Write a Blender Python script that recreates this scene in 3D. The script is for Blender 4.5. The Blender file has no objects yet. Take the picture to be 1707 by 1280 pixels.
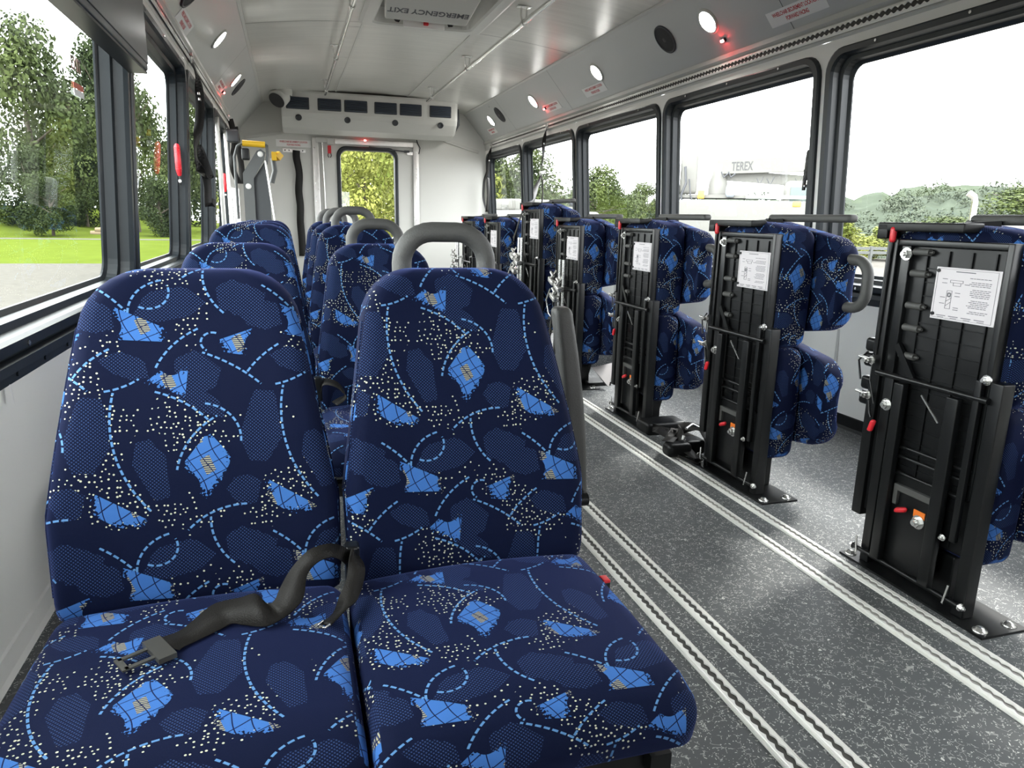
import bpy, math, random
import numpy as np
from math import sin, cos, pi, sqrt, radians
from mathutils import Vector, Matrix

random.seed(7)
SC = bpy.context.scene
COL = SC.collection

# ------------------------------------------------------------------ camera, world, exposure
cam_d = bpy.data.cameras.new('camera')
cam = bpy.data.objects.new('camera', cam_d)
COL.objects.link(cam)
cam_d.sensor_width = 36.0
cam_d.lens = 1180.0 / 1707.0 * 36.0
cam_d.clip_start = 0.02
cam_d.clip_end = 2000
RX = (0.9557, -0.2938, 0.0190)       # image right, down and forward in world axes
RY = (-0.0493, -0.2238, -0.9734)
RZ = (0.2902, 0.9293, -0.2283)
m = Matrix(((RX[0], -RY[0], -RZ[0], 0), (RX[1], -RY[1], -RZ[1], 0), (RX[2], -RY[2], -RZ[2], 0.95), (0, 0, 0, 1)))
cam.matrix_world = m
SC.camera = cam

world = bpy.data.worlds.new('overcast_sky')
SC.world = world
world.use_nodes = True
wn = world.node_tree.nodes; wl = world.node_tree.links
wn.clear()
wo = wn.new('ShaderNodeOutputWorld'); wb = wn.new('ShaderNodeBackground')
wt = wn.new('ShaderNodeTexCoord'); wsx = wn.new('ShaderNodeSeparateXYZ')
wmr = wn.new('ShaderNodeMapRange'); wcr = wn.new('ShaderNodeMix'); wcr.data_type = 'RGBA'
wno = wn.new('ShaderNodeTexNoise'); wno.inputs['Scale'].default_value = 2.2; wno.inputs['Detail'].default_value = 3
wl.new(wt.outputs['Generated'], wsx.inputs[0])
wl.new(wt.outputs['Generated'], wno.inputs['Vector'])
wmr.inputs[1].default_value = -0.5; wmr.inputs[2].default_value = 0.6
wmr.inputs[3].default_value = 8.0; wmr.inputs[4].default_value = 4.8
wl.new(wsx.outputs[0], wmr.inputs[0])
wl.new(wno.outputs['Fac'], wcr.inputs[0])
wcr.inputs[6].default_value = (0.95, 0.97, 1.0, 1); wcr.inputs[7].default_value = (1, 1, 1, 1)
wl.new(wcr.outputs[2], wb.inputs['Color'])
wl.new(wmr.outputs[0], wb.inputs['Strength'])
wl.new(wb.outputs[0], wo.inputs[0])

sun_d = bpy.data.lights.new('veiled_sun', 'SUN')
sun_d.energy = 2.2; sun_d.angle = radians(7); sun_d.color = (1, 0.97, 0.92)
sun = bpy.data.objects.new('veiled_sun', sun_d); COL.objects.link(sun)
sun.rotation_euler = Vector((-0.62, -0.34, -0.70)).to_track_quat('-Z', 'Y').to_euler()

SC.view_settings.view_transform = 'Standard'
SC.view_settings.look = 'None'
SC.view_settings.gamma = 1
SC.view_settings.use_curve_mapping = False
SC.view_settings.exposure = 0.95
SC.cycles.max_bounces = 10
SC.cycles.diffuse_bounces = 5
SC.cycles.glossy_bounces = 4
SC.cycles.transparent_max_bounces = 24
SC.cycles.use_denoising = True
SC.cycles.sample_clamp_indirect = 6
SC.cycles.caustics_reflective = False

# ------------------------------------------------------------------ materials
MATS = {}
def mat(name, col=(0.5, 0.5, 0.5), rough=0.5, metal=0.0, spec=0.5, emit=None, estr=1.0, bump=None, vary=None, coat=0.0, sheen=0.0):
    if name in MATS: return MATS[name]
    M = bpy.data.materials.new(name); M.use_nodes = True
    nt = M.node_tree; b = nt.nodes['Principled BSDF']
    b.inputs['Base Color'].default_value = (*col, 1)
    b.inputs['Roughness'].default_value = rough
    b.inputs['Metallic'].default_value = metal
    b.inputs['Specular IOR Level'].default_value = spec
    b.inputs['Coat Weight'].default_value = coat
    b.inputs['Sheen Weight'].default_value = sheen
    if emit:
        b.inputs['Emission Color'].default_value = (*emit, 1); b.inputs['Emission Strength'].default_value = estr
    tc = nt.nodes.new('ShaderNodeTexCoord')
    if vary:   # (scale tuple, amount)
        mp = nt.nodes.new('ShaderNodeMapping'); mp.inputs['Scale'].default_value = vary[0]
        n = nt.nodes.new('ShaderNodeTexNoise'); n.inputs['Scale'].default_value = 1; n.inputs['Detail'].default_value = 4
        nt.links.new(tc.outputs['Object'], mp.inputs[0]); nt.links.new(mp.outputs[0], n.inputs['Vector'])
        mx = nt.nodes.new('ShaderNodeMix'); mx.data_type = 'RGBA'
        nt.links.new(n.outputs['Fac'], mx.inputs[0])
        a = vary[1]
        mx.inputs[6].default_value = (*[c * (1 - a) for c in col], 1); mx.inputs[7].default_value = (*[min(1, c * (1 + a)) for c in col], 1)
        nt.links.new(mx.outputs[2], b.inputs['Base Color'])
        mr = nt.nodes.new('ShaderNodeMapRange'); mr.inputs[3].default_value = max(0.05, rough - 0.12); mr.inputs[4].default_value = min(1, rough + 0.12)
        nt.links.new(n.outputs['Fac'], mr.inputs[0]); nt.links.new(mr.outputs[0], b.inputs['Roughness'])
    if bump:   # (scale tuple, strength)
        mp = nt.nodes.new('ShaderNodeMapping'); mp.inputs['Scale'].default_value = bump[0]
        n = nt.nodes.new('ShaderNodeTexNoise'); n.inputs['Scale'].default_value = 1; n.inputs['Detail'].default_value = 3
        bp = nt.nodes.new('ShaderNodeBump'); bp.inputs['Strength'].default_value = bump[1]; bp.inputs['Distance'].default_value = 0.004
        nt.links.new(tc.outputs['Object'], mp.inputs[0]); nt.links.new(mp.outputs[0], n.inputs['Vector'])
        nt.links.new(n.outputs['Fac'], bp.inputs['Height']); nt.links.new(bp.outputs[0], b.inputs['Normal'])
    MATS[name] = M
    return M

class NG:
    """tiny helper to write node maths"""
    def __init__(s, nt): s.nt = nt
    def m(s, op, a, b=None, c=None, clamp=False):
        n = s.nt.nodes.new('ShaderNodeMath'); n.operation = op; n.use_clamp = clamp
        for i, v in enumerate((a, b, c)):
            if v is None: continue
            if isinstance(v, (int, float)): n.inputs[i].default_value = v
            else: s.nt.links.new(v, n.inputs[i])
        return n.outputs[0]
    def mix(s, f, a, b):
        n = s.nt.nodes.new('ShaderNodeMix'); n.data_type = 'RGBA'
        for i, v in ((0, f), (6, a), (7, b)):
            if isinstance(v, tuple): n.inputs[i].default_value = (*v, 1)
            elif isinstance(v, (int, float)): n.inputs[i].default_value = v
            else: s.nt.links.new(v, n.inputs[i])
        return n.outputs[2]

def fabric_material():
    M = bpy.data.materials.new('patterned_moquette'); M.use_nodes = True
    nt = M.node_tree; g = NG(nt); b = nt.nodes['Principled BSDF']
    uvn = nt.nodes.new('ShaderNodeUVMap'); uvn.uv_map = 'UVMap'
    sp = nt.nodes.new('ShaderNodeSeparateXYZ'); nt.links.new(uvn.outputs[0], sp.inputs[0])
    U, V = sp.outputs[0], sp.outputs[1]
    TX, TY = 0.235, 0.41
    ns = nt.nodes.new('ShaderNodeTexNoise'); ns.inputs['Scale'].default_value = 260; ns.inputs['Detail'].default_value = 1
    nt.links.new(uvn.outputs[0], ns.inputs['Vector'])
    jit = g.m('MULTIPLY', g.m('SUBTRACT', ns.outputs['Fac'], 0.5), 0.030)
    def rel(cx, cy):
        return (g.m('WRAP', g.m('SUBTRACT', U, cx), TX / 2, -TX / 2), g.m('WRAP', g.m('SUBTRACT', V, cy), TY / 2, -TY / 2))
    def length(x, y):
        return g.m('SQRT', g.m('ADD', g.m('MULTIPLY', x, x), g.m('MULTIPLY', y, y)))
    def vmax(l):
        r = l[0]
        for x in l[1:]: r = g.m('MAXIMUM', r, x)
        return r
    # light blue patches: polygons with one bitten edge
    patches = []
    def patch(cx, cy, pts, bite=None):
        x, y = rel(cx, cy)
        ds = []
        n = len(pts)
        for i in range(n):
            (x0, y0), (x1, y1) = pts[i], pts[(i + 1) % n]
            ex, ey = x1 - x0, y1 - y0; L = math.hypot(ex, ey)
            nx, ny = ey / L, -ex / L       # outward for counter-clockwise
            d = g.m('MULTIPLY_ADD', x, nx, g.m('MULTIPLY_ADD', y, ny, -(x0 * nx + y0 * ny)))
            if i % 2 == 0: d = g.m('ADD', d, jit)
            ds.append(d)
        if bite:
            bx, by, br = bite
            ds.append(g.m('SUBTRACT', br, length(g.m('SUBTRACT', x, bx), g.m('SUBTRACT', y, by))))
        patches.append(g.m('LESS_THAN', vmax(ds), 0.0))
    patch(0, 0, [(-0.004, -0.047), (0.024, -0.013), (0.030, 0.0), (0.028, 0.018), (0.008, 0.046), (-0.004, 0.045), (-0.032, 0.007)], (-0.036, -0.032, 0.024))
    patch(-0.122, -0.065, [(0.028, -0.020), (0.037, -0.013), (-0.028, 0.033), (-0.027, -0.002), (-0.008, -0.017)], (0.019, 0.040, 0.030))
    patch(-0.049, 0.137, [(0.014, -0.021), (0.022, -0.020), (0.026, 0.016), (-0.014, 0.016), (-0.028, 0.004)], (0.004, 0.024, 0.014))
    patch(-0.089, 0.230, [(0.031, -0.027), (0.031, -0.002), (-0.030, 0.030), (-0.023, -0.023)], (-0.042, -0.002, 0.020))
    patch(0.043, 0.200, [(0.010, -0.023), (0.025, 0.020), (-0.020, 0.004), (-0.006, -0.020)], (0.034, -0.004, 0.018))
    P = vmax(patches)
    # dashed curves
    arcs = []
    def arc(cx, cy, r, a0, a1, w=0.0016):
        if a1 < a0: a0, a1 = a1, a0
        mid = radians((a0 + a1) / 2); half = radians((a1 - a0) / 2)
        ch = min(1.0, sin(min(half, pi / 2)) / max(half, 1e-3)) if half < 1.2 else 0.45
        ox, oy = r * ch * cos(mid), r * ch * sin(mid)
        x, y = rel(cx + ox, cy + oy)
        x = g.m('ADD', x, ox); y = g.m('ADD', y, oy)
        dd = g.m('ABSOLUTE', g.m('SUBTRACT', length(x, y), r))
        off = g.m('WRAP', g.m('SUBTRACT', g.m('ARCTAN2', y, x), mid), pi, -pi)
        inr = g.m('LESS_THAN', g.m('ABSOLUTE', off), half)
        dash = g.m('LESS_THAN', g.m('FLOORED_MODULO', g.m('MULTIPLY', off, r), 0.0115), 0.0080)
        arcs.append(g.m('MULTIPLY', g.m('MULTIPLY', g.m('LESS_THAN', dd, w), inr), dash))
    for q4 in ((0.10, 0.075, 0.228, 168, 218), (0.075, -0.025, 0.119, 120, 170), (-0.12, -0.03, 0.160, 40, 72), (-0.012, 0.04, 0.060, -5, 82),
               (0.045, -0.17, 0.103, 86, 138), (-0.045, -0.16, 0.058, 100, 196), (-0.075, -0.124, 0.028, -120, 25), (-0.263, -0.279, 0.20, 38, 55),
               (0.05, 0.11, 0.127, 117, 158), (0.012, 0.20, 0.016, 60, 240), (-0.10, -0.047, 0.25, 44, 67), (0.185, 0.064, 0.15, 121, 147),
               (-0.148, 0.224, 0.10, -84, -54), (0.10, 0.32, 0.10, 176, 226)):
        arc(*q4)
    A = vmax(arcs)
    # polygons of fine halftone dots
    polys = []
    for (cx, cy, ha, hb, an) in ((-0.157, 0.058, 0.027, 0.058, -6), (-0.075, -0.002, 0.020, 0.048, 14), (-0.012, 0.150, 0.030, 0.034, 25), (-0.047, 0.265, 0.046, 0.026, 12),
                                 (0.045, 0.278, 0.026, 0.027, 30), (-0.106, 0.165, 0.032, 0.018, -25), (0.050, -0.045, 0.022, 0.024, 10), (0.062, -0.140, 0.027, 0.027, 35),
                                 (-0.010, 0.108, 0.045, 0.014, -38), (-0.15, -0.165, 0.030, 0.024, -20)):
        x, y = rel(cx, cy); ca, sa = cos(radians(an)), sin(radians(an))
        X = g.m('ABSOLUTE', g.m('MULTIPLY_ADD', x, ca / ha, g.m('MULTIPLY', y, sa / ha))); Y = g.m('ABSOLUTE', g.m('MULTIPLY_ADD', y, ca / hb, g.m('MULTIPLY', x, -sa / hb)))
        ys = g.m('MULTIPLY_ADD', y, ca / hb, g.m('MULTIPLY', x, -sa / hb))
        polys.append(g.m('LESS_THAN', g.m('MAXIMUM', g.m('MULTIPLY_ADD', ys, 0.42 if ha > 0.024 else -0.45, X), g.m('MAXIMUM', g.m('MULTIPLY', g.m('ADD', X, Y), 0.68), Y)), 1.0))
    poly = vmax(polys)
    hx = g.m('ABSOLUTE', g.m('WRAP', g.m('ADD', U, V), 0.0027, -0.0027)); hy = g.m('ABSOLUTE', g.m('WRAP', g.m('SUBTRACT', U, V), 0.0027, -0.0027))
    half = g.m('MULTIPLY', poly, g.m('LESS_THAN', g.m('MAXIMUM', hx, hy), 0.00135))
    # loose dot clusters
    vd = nt.nodes.new('ShaderNodeTexVoronoi'); vd.voronoi_dimensions = '2D'; vd.inputs['Scale'].default_value = 118; vd.inputs['Randomness'].default_value = 0.8
    nt.links.new(uvn.outputs[0], vd.inputs['Vector'])
    sd = nt.nodes.new('ShaderNodeSeparateColor'); nt.links.new(vd.outputs['Color'], sd.inputs[0])
    nn = nt.nodes.new('ShaderNodeTexNoise'); nn.noise_dimensions = '2D'; nn.inputs['Scale'].default_value = 9.5; nn.inputs['Detail'].default_value = 0
    nt.links.new(uvn.outputs[0], nn.inputs['Vector'])
    dots = g.m('MULTIPLY', g.m('LESS_THAN', vd.outputs['Distance'], g.m('MULTIPLY_ADD', sd.outputs[2], 0.06, 0.125)), g.m('GREATER_THAN', nn.outputs['Fac'], g.m('MULTIPLY_ADD', sd.outputs[1], 0.20, 0.49)))
    dots = g.m('MULTIPLY', dots, g.m('SUBTRACT', 1.0, g.m('MAXIMUM', poly, P)))
    # inside the patches: black crossing lines and beige hatching
    wv = g.m('MULTIPLY', g.m('SINE', g.m('MULTIPLY', V, 60)), 0.004)
    l1 = g.m('LESS_THAN', g.m('ABSOLUTE', g.m('WRAP', g.m('ADD', g.m('MULTIPLY_ADD', U, 0.94, g.m('MULTIPLY', V, 0.34)), wv), 0.0095, -0.0095)), 0.0007)
    l2 = g.m('LESS_THAN', g.m('ABSOLUTE', g.m('WRAP', g.m('ADD', g.m('MULTIPLY_ADD', U, -0.5, g.m('MULTIPLY', V, 0.86)), wv), 0.011, -0.011)), 0.0007)
    lines = g.m('MAXIMUM', l1, l2)
    hz = g.m('MULTIPLY', g.m('LESS_THAN', g.m('ABSOLUTE', g.m('WRAP', g.m('MULTIPLY_ADD', U, 0.94, g.m('MULTIPLY', V, 0.34)), 0.0285, -0.0285)), 0.0075),
             g.m('LESS_THAN', g.m('ABSOLUTE', g.m('WRAP', g.m('MULTIPLY_ADD', U, -0.5, g.m('MULTIPLY', V, 0.86)), 0.024, -0.024)), 0.013))
    hs = g.m('LESS_THAN', g.m('ABSOLUTE', g.m('WRAP', V, 0.0017, -0.0017)), 0.0008)
    navy = (0.0029, 0.0052, 0.0195)
    c = g.mix(half, navy, (0.025, 0.045, 0.115))
    c = g.mix(dots, c, (0.46, 0.46, 0.35))
    c = g.mix(A, c, (0.085, 0.20, 0.40))
    inner = g.mix(hz, (0.040, 0.125, 0.35), g.mix(hs, (0.03, 0.04, 0.08), (0.30, 0.28, 0.18)))
    inner = g.mix(lines, inner, (0.006, 0.01, 0.04))
    c = g.mix(P, c, inner)
    nt.links.new(c, b.inputs['Base Color'])
    b.inputs['Roughness'].default_value = 0.78
    b.inputs['Specular IOR Level'].default_value = 0.06
    b.inputs['Sheen Weight'].default_value = 0.15
    b.inputs['Sheen Roughness'].default_value = 0.45
    b.inputs['Sheen Tint'].default_value = (0.27, 0.35, 1.0, 1)
    wn2 = nt.nodes.new('ShaderNodeTexNoise'); wn2.inputs['Scale'].default_value = 900
    nt.links.new(uvn.outputs[0], wn2.inputs['Vector'])
    bp = nt.nodes.new('ShaderNodeBump'); bp.inputs['Strength'].default_value = 0.25; bp.inputs['Distance'].default_value = 0.001
    nt.links.new(wn2.outputs['Fac'], bp.inputs['Height']); nt.links.new(bp.outputs[0], b.inputs['Normal'])
    return M
FAB = fabric_material()

def floor_material():
    M = bpy.data.materials.new('flecked_grey_vinyl'); M.use_nodes = True
    nt = M.node_tree; g = NG(nt); b = nt.nodes['Principled BSDF']
    tc = nt.nodes.new('ShaderNodeTexCoord')
    def noise(s, d=2):
        n = nt.nodes.new('ShaderNodeTexNoise'); n.inputs['Scale'].default_value = s; n.inputs['Detail'].default_value = d
        nt.links.new(tc.outputs['Object'], n.inputs['Vector']); return n.outputs['Fac']
    base = g.mix(noise(3, 4), (0.070, 0.076, 0.079), (0.120, 0.127, 0.130))
    mp = nt.nodes.new('ShaderNodeMapping'); nt.links.new(tc.outputs['Object'], mp.inputs[0])
    dn = nt.nodes.new('ShaderNodeTexNoise'); dn.inputs['Scale'].default_value = 40; nt.links.new(tc.outputs['Object'], dn.inputs['Vector'])
    va = nt.nodes.new('ShaderNodeVectorMath'); va.operation = 'MULTIPLY_ADD'; va.inputs[1].default_value = (0.03, 0.03, 0.0)
    nt.links.new(dn.outputs['Color'], va.inputs[0]); nt.links.new(tc.outputs['Object'], va.inputs[2])
    vo = nt.nodes.new('ShaderNodeTexVoronoi'); vo.inputs['Scale'].default_value = 230; nt.links.new(va.outputs[0], vo.inputs['Vector'])
    sp = nt.nodes.new('ShaderNodeSeparateColor'); nt.links.new(vo.outputs['Color'], sp.inputs[0])
    fl = g.m('MULTIPLY', g.m('LESS_THAN', vo.outputs['Distance'], 0.30), g.m('GREATER_THAN', sp.outputs[0], g.m('SUBTRACT', 1.13, g.m('MULTIPLY', noise(7, 2), 0.85))))
    v2 = nt.nodes.new('ShaderNodeTexVoronoi'); v2.feature = 'DISTANCE_TO_EDGE'; v2.inputs['Scale'].default_value = 62; nt.links.new(va.outputs[0], v2.inputs['Vector'])
    scr = g.m('MULTIPLY', g.m('LESS_THAN', v2.outputs['Distance'], 0.030), g.m('GREATER_THAN', noise(48, 3), 0.52))
    f = g.m('MAXIMUM', fl, g.m('MULTIPLY', scr, 0.55))
    c = g.mix(f, base, (0.62, 0.62, 0.58))
    nt.links.new(c, b.inputs['Base Color'])
    nt.links.new(g.m('MULTIPLY_ADD', noise(5, 3), 0.22, 0.40), b.inputs['Roughness'])
    b.inputs['Specular IOR Level'].default_value = 0.34
    bp = nt.nodes.new('ShaderNodeBump'); bp.inputs['Strength'].default_value = 0.12; bp.inputs['Distance'].default_value = 0.002
    nt.links.new(noise(180, 2), bp.inputs['Height']); nt.links.new(bp.outputs[0], b.inputs['Normal'])
    return M

def glass_material(name, tint):
    M = bpy.data.materials.new(name); M.use_nodes = True
    nt = M.node_tree; nt.nodes.clear()
    o = nt.nodes.new('ShaderNodeOutputMaterial'); mx = nt.nodes.new('ShaderNodeMixShader')
    t = nt.nodes.new('ShaderNodeBsdfTransparent'); t.inputs[0].default_value = (*tint, 1)
    gl = nt.nodes.new('ShaderNodeBsdfGlossy'); gl.inputs['Roughness'].default_value = 0.0; gl.inputs['Color'].default_value = (0.9, 0.95, 1, 1)
    g = NG(nt); ge = nt.nodes.new('ShaderNodeNewGeometry')
    vd = nt.nodes.new('ShaderNodeVectorMath'); vd.operation = 'DOT_PRODUCT'
    nt.links.new(ge.outputs['Incoming'], vd.inputs[0]); nt.links.new(ge.outputs['Normal'], vd.inputs[1])
    fr = g.m('MULTIPLY_ADD', g.m('POWER', g.m('SUBTRACT', 1.0, g.m('ABSOLUTE', vd.outputs['Value'])), 5.0), (0.90 if tint[0] > 0.9 else 0.36), 0.05 if tint[0] > 0.9 else 0.035)
    nt.links.new(fr, mx.inputs[0]); nt.links.new(t.outputs[0], mx.inputs[1]); nt.links.new(gl.outputs[0], mx.inputs[2])
    nt.links.new(mx.outputs[0], o.inputs[0])
    return M

FLOOR = floor_material()
GLASS_R = glass_material('window_glass', (0.95, 0.97, 0.97))
GLASS_L = glass_material('tinted_window_glass', (0.74, 0.78, 0.76))
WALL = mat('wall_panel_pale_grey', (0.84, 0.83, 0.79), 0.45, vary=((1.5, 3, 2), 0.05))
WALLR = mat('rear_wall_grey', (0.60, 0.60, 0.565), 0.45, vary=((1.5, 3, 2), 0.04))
COVE = mat('cove_panel_grey', (0.50, 0.505, 0.49), 0.32, vary=((3, 1, 3), 0.05), spec=0.5)
CEIL = mat('ceiling_brushed_grey', (0.54, 0.535, 0.50), 0.34, metal=0.15, vary=((3, 22, 3), 0.22), bump=((6, 60, 6), 0.10))
RUB = mat('black_window_frame', (0.012, 0.0165, 0.020), 0.40, spec=0.42, bump=((40, 40, 40), 0.08))
BLK = mat('black_painted_steel', (0.0055, 0.006, 0.0065), 0.30, spec=0.38)
BLKM = mat('black_moulded_plastic', (0.0065, 0.007, 0.0075), 0.36, vary=((7, 7, 7), 0.25), spec=0.22, bump=((9, 9, 9), 0.6))
DGR = mat('dark_grey_rubber_grip', (0.060, 0.060, 0.057), 0.55, bump=((400, 400, 400), 0.25))
ALU = mat('aluminium', (0.72, 0.71, 0.68), 0.32, metal=0.85, vary=((20, 2, 20), 0.12))
ALUF = mat('floor_track_aluminium', (0.86, 0.85, 0.81), 0.45, metal=0.15, vary=((30, 5, 5), 0.10))
STEEL = mat('zinc_steel', (0.74, 0.74, 0.72), 0.26, metal=0.9)
CHROME = mat('polished_rail', (0.82, 0.82, 0.80), 0.16, metal=1.0)
RED = mat('red_vinyl_grip', (0.62, 0.02, 0.03), 0.35)
BELT = mat('black_webbing', (0.010, 0.0095, 0.009), 0.55, bump=((900, 60, 900), 0.3), spec=0.25)
BELTB = mat('charcoal_brown_webbing', (0.011, 0.010, 0.0088), 0.55, bump=((500, 500, 500), 0.25), spec=0.15)
WHT = mat('white_label', (0.80, 0.79, 0.77), 0.5)
PAPER = mat('white_placard', (0.58, 0.55, 0.565), 0.5)
REDINK = mat('red_print', (0.50, 0.03, 0.04), 0.5)
BLKINK = mat('black_print', (0.03, 0.03, 0.03), 0.5)
GRYINK = mat('grey_print', (0.10, 0.10, 0.11), 0.5)
PLG = mat('light_grey_plastic', (0.52, 0.52, 0.49), 0.40)
DKP = mat('charcoal_plastic', (0.030, 0.033, 0.038), 0.45)
YEL = mat('yellow_padding', (0.80, 0.48, 0.02), 0.40)
LGR = mat('lift_grey_paint', (0.085, 0.09, 0.09), 0.45)
LED = mat('lit_led_lens', (1, 1, 1), 0.3, emit=(1, 0.99, 0.95), estr=60)
LEDR = mat('lit_red_lens', (0.8, 0.02, 0.02), 0.3, emit=(1, 0.05, 0.05), estr=110)
ORG = mat('orange_print', (0.85, 0.2, 0.02), 0.5)

# ------------------------------------------------------------------ mesh builder
def frame_from(d):
    d = Vector(d).normalized()
    a = Vector((0, 0, 1)) if abs(d.z) < 0.9 else Vector((1, 0, 0))
    u = d.cross(a).normalized(); v = d.cross(u).normalized()
    return u, v

class MB:
    def __init__(s): s.v = []; s.f = []; s.sm = []; s.T = None
    def add(s, vs, fs, smooth=False):
        o = len(s.v)
        if s.T is not None: vs = [tuple(s.T @ Vector(p)) for p in vs]
        s.v += [tuple(p) for p in vs]; s.f += [tuple(o + i for i in f) for f in fs]; s.sm += [smooth] * len(fs)
        return s
    def box(s, x0, x1, y0, y1, z0, z1, b=0.0):
        if b > 0: return s.rbox(((x0 + x1) / 2, (y0 + y1) / 2, (z0 + z1) / 2), (abs(x1 - x0) / 2, abs(y1 - y0) / 2, abs(z1 - z0) / 2), b, (1, 1, 1), k=2)
        vs = [(x, y, z) for x in (x0, x1) for y in (y0, y1) for z in (z0, z1)]
        return s.add(vs, [(0, 1, 3, 2), (4, 6, 7, 5), (0, 4, 5, 1), (2, 3, 7, 6), (0, 2, 6, 4), (1, 5, 7, 3)])
    def bar(s, p0, p1, w, h, up=(0, 0, 1)):
        p0 = Vector(p0); p1 = Vector(p1); d = (p1 - p0).normalized(); up = Vector(up)
        if abs(d.dot(up)) > 0.95: up = Vector((1, 0, 0))
        a = d.cross(up).normalized(); c = a.cross(d).normalized()
        vs = []
        for p in (p0, p1):
            for i, j in ((-1, -1), (1, -1), (1, 1), (-1, 1)): vs.append(p + a * i * w / 2 + c * j * h / 2)
        return s.add(vs, [(0, 3, 2, 1), (4, 5, 6, 7), (0, 1, 5, 4), (1, 2, 6, 5), (2, 3, 7, 6), (3, 0, 4, 7)])
    def cyl(s, p0, p1, r0, r1=None, n=14, smooth=True):
        r1 = r0 if r1 is None else r1
        p0 = Vector(p0); p1 = Vector(p1); u, v = frame_from(p1 - p0)
        vs = []
        for p, r in ((p0, r0), (p1, r1)):
            for i in range(n): a = 2 * pi * i / n; vs.append(p + u * cos(a) * r + v * sin(a) * r)
        s.add(vs, [(i, (i + 1) % n, n + (i + 1) % n, n + i) for i in range(n)], smooth)
        s.add(vs, [tuple(range(n))[::-1], tuple(range(n, 2 * n))])
        return s
    def lathe(s, p0, d, prof, n=18):
        """prof: list of (along, radius)"""
        p0 = Vector(p0); d = Vector(d).normalized(); u, v = frame_from(d); vs = []
        for (t, r) in prof:
            for i in range(n): a = 2 * pi * i / n; vs.append(p0 + d * t + (u * cos(a) + v * sin(a)) * max(r, 1e-5))
        fs = [(j * n + i, j * n + (i + 1) % n, (j + 1) * n + (i + 1) % n, (j + 1) * n + i) for j in range(len(prof) - 1) for i in range(n)]
        return s.add(vs, fs, True)
    def tube(s, pts, r, n=12, cap=True):
        pts = [Vector(p) for p in pts]; N = len(pts)
        rs = r if isinstance(r, (list, tuple)) else [r] * N
        vs = []; u = None
        for i, p in enumerate(pts):
            d = (pts[min(i + 1, N - 1)] - pts[max(i - 1, 0)]).normalized()
            if u is None: u, _ = frame_from(d)
            u = (u - d * u.dot(d)).normalized(); v = d.cross(u)
            for k in range(n): a = 2 * pi * k / n; vs.append(p + (u * cos(a) + v * sin(a)) * rs[i])
        s.add(vs, [(j * n + i, j * n + (i + 1) % n, (j + 1) * n + (i + 1) % n, (j + 1) * n + i) for j in range(N - 1) for i in range(n)], True)
        if cap: s.add(vs, [tuple(range(n))[::-1], tuple((N - 1) * n + k for k in range(n))])
        return s
    def prism(s, poly, axis, a, b):
        """poly is a list of 2D points in the other two axes in order"""
        def P(q, t):
            if axis == 'x': return (t, q[0], q[1])
            if axis == 'y': return (q[0], t, q[1])
            return (q[0], q[1], t)
        n = len(poly); vs = [P(q, a) for q in poly] + [P(q, b) for q in poly]
        return s.add(vs, [tuple(range(n))[::-1], tuple(range(n, 2 * n))] + [(i, (i + 1) % n, n + (i + 1) % n, n + i) for i in range(n)])
    def ribbon(s, pts, wid, w, th=0.0015):
        """webbing: path points, width directions"""
        N = len(pts); vs = []
        for i in range(N):
            p = Vector(pts[i]); d = (Vector(pts[min(i + 1, N - 1)]) - Vector(pts[max(i - 1, 0)])).normalized()
            q = Vector(wid[i]).normalized(); q = (q - d * q.dot(d)).normalized(); nn = d.cross(q)
            for a, b in ((-1, -1), (1, -1), (1, 1), (-1, 1)): vs.append(p + q * a * w / 2 + nn * b * th / 2)
        fs = [(j * 4 + i, j * 4 + (i + 1) % 4, (j + 1) * 4 + (i + 1) % 4, (j + 1) * 4 + i) for j in range(N - 1) for i in range(4)]
        return s.add(vs, fs + [(3, 2, 1, 0), ((N - 1) * 4, (N - 1) * 4 + 1, (N - 1) * 4 + 2, (N - 1) * 4 + 3)], True)
    def rbox(s, c, h, r, seg=(1, 1, 1), fn=None, k=3, smooth=True):
        """rounded box; fn remaps each local point"""
        r = min(r, min(h) * 0.98)
        ax = []
        for i in range(3):
            tt = [math.tan(pi / 4 * j / k) for j in range(k + 1)]
            lo = [-h[i] + r * (1 - t) for t in tt[::-1]]
            inner = [(-h[i] + r) + (2 * h[i] - 2 * r) * j / seg[i] for j in range(1, seg[i])]
            ax.append(lo + inner + [-x for x in lo[::-1]])
        idx = {}; vs = []
        def key(q): return (round(q[0], 7), round(q[1], 7), round(q[2], 7))
        def vert(q):
            kk = key(q)
            if kk in idx: return idx[kk]
            inn = [max(-h[i] + r, min(h[i] - r, q[i])) for i in range(3)]
            d = Vector([q[i] - inn[i] for i in range(3)])
            p = Vector(inn) + (d.normalized() * r if d.length > 1e-9 else Vector())
            if fn: p = Vector(fn(*p))
            idx[kk] = len(vs); vs.append(tuple(Vector(c) + p)); return idx[kk]
        fs = []
        for a in range(3):
            b2, c2 = (a + 1) % 3, (a + 2) % 3
            for sg in (-1, 1):
                for i in range(len(ax[b2]) - 1):
                    for j in range(len(ax[c2]) - 1):
                        q = []
                        for (ii, jj) in ((i, j), (i + 1, j), (i + 1, j + 1), (i, j + 1)):
                            p = [0, 0, 0]; p[a] = sg * h[a]; p[b2] = ax[b2][ii]; p[c2] = ax[c2][jj]; q.append(vert(p))
                        if sg < 0: q = q[::-1]
                        fs.append(tuple(q))
        return s.add(vs, fs, smooth)
    def mesh(s, name, m):
        me = bpy.data.meshes.new(name)
        me.from_pydata(s.v, [], s.f); me.update()
        me.polygons.foreach_set('use_smooth', s.sm)
        ms = m if isinstance(m, (list, tuple)) else [m]
        for x in ms: me.materials.append(x)
        return me
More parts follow.
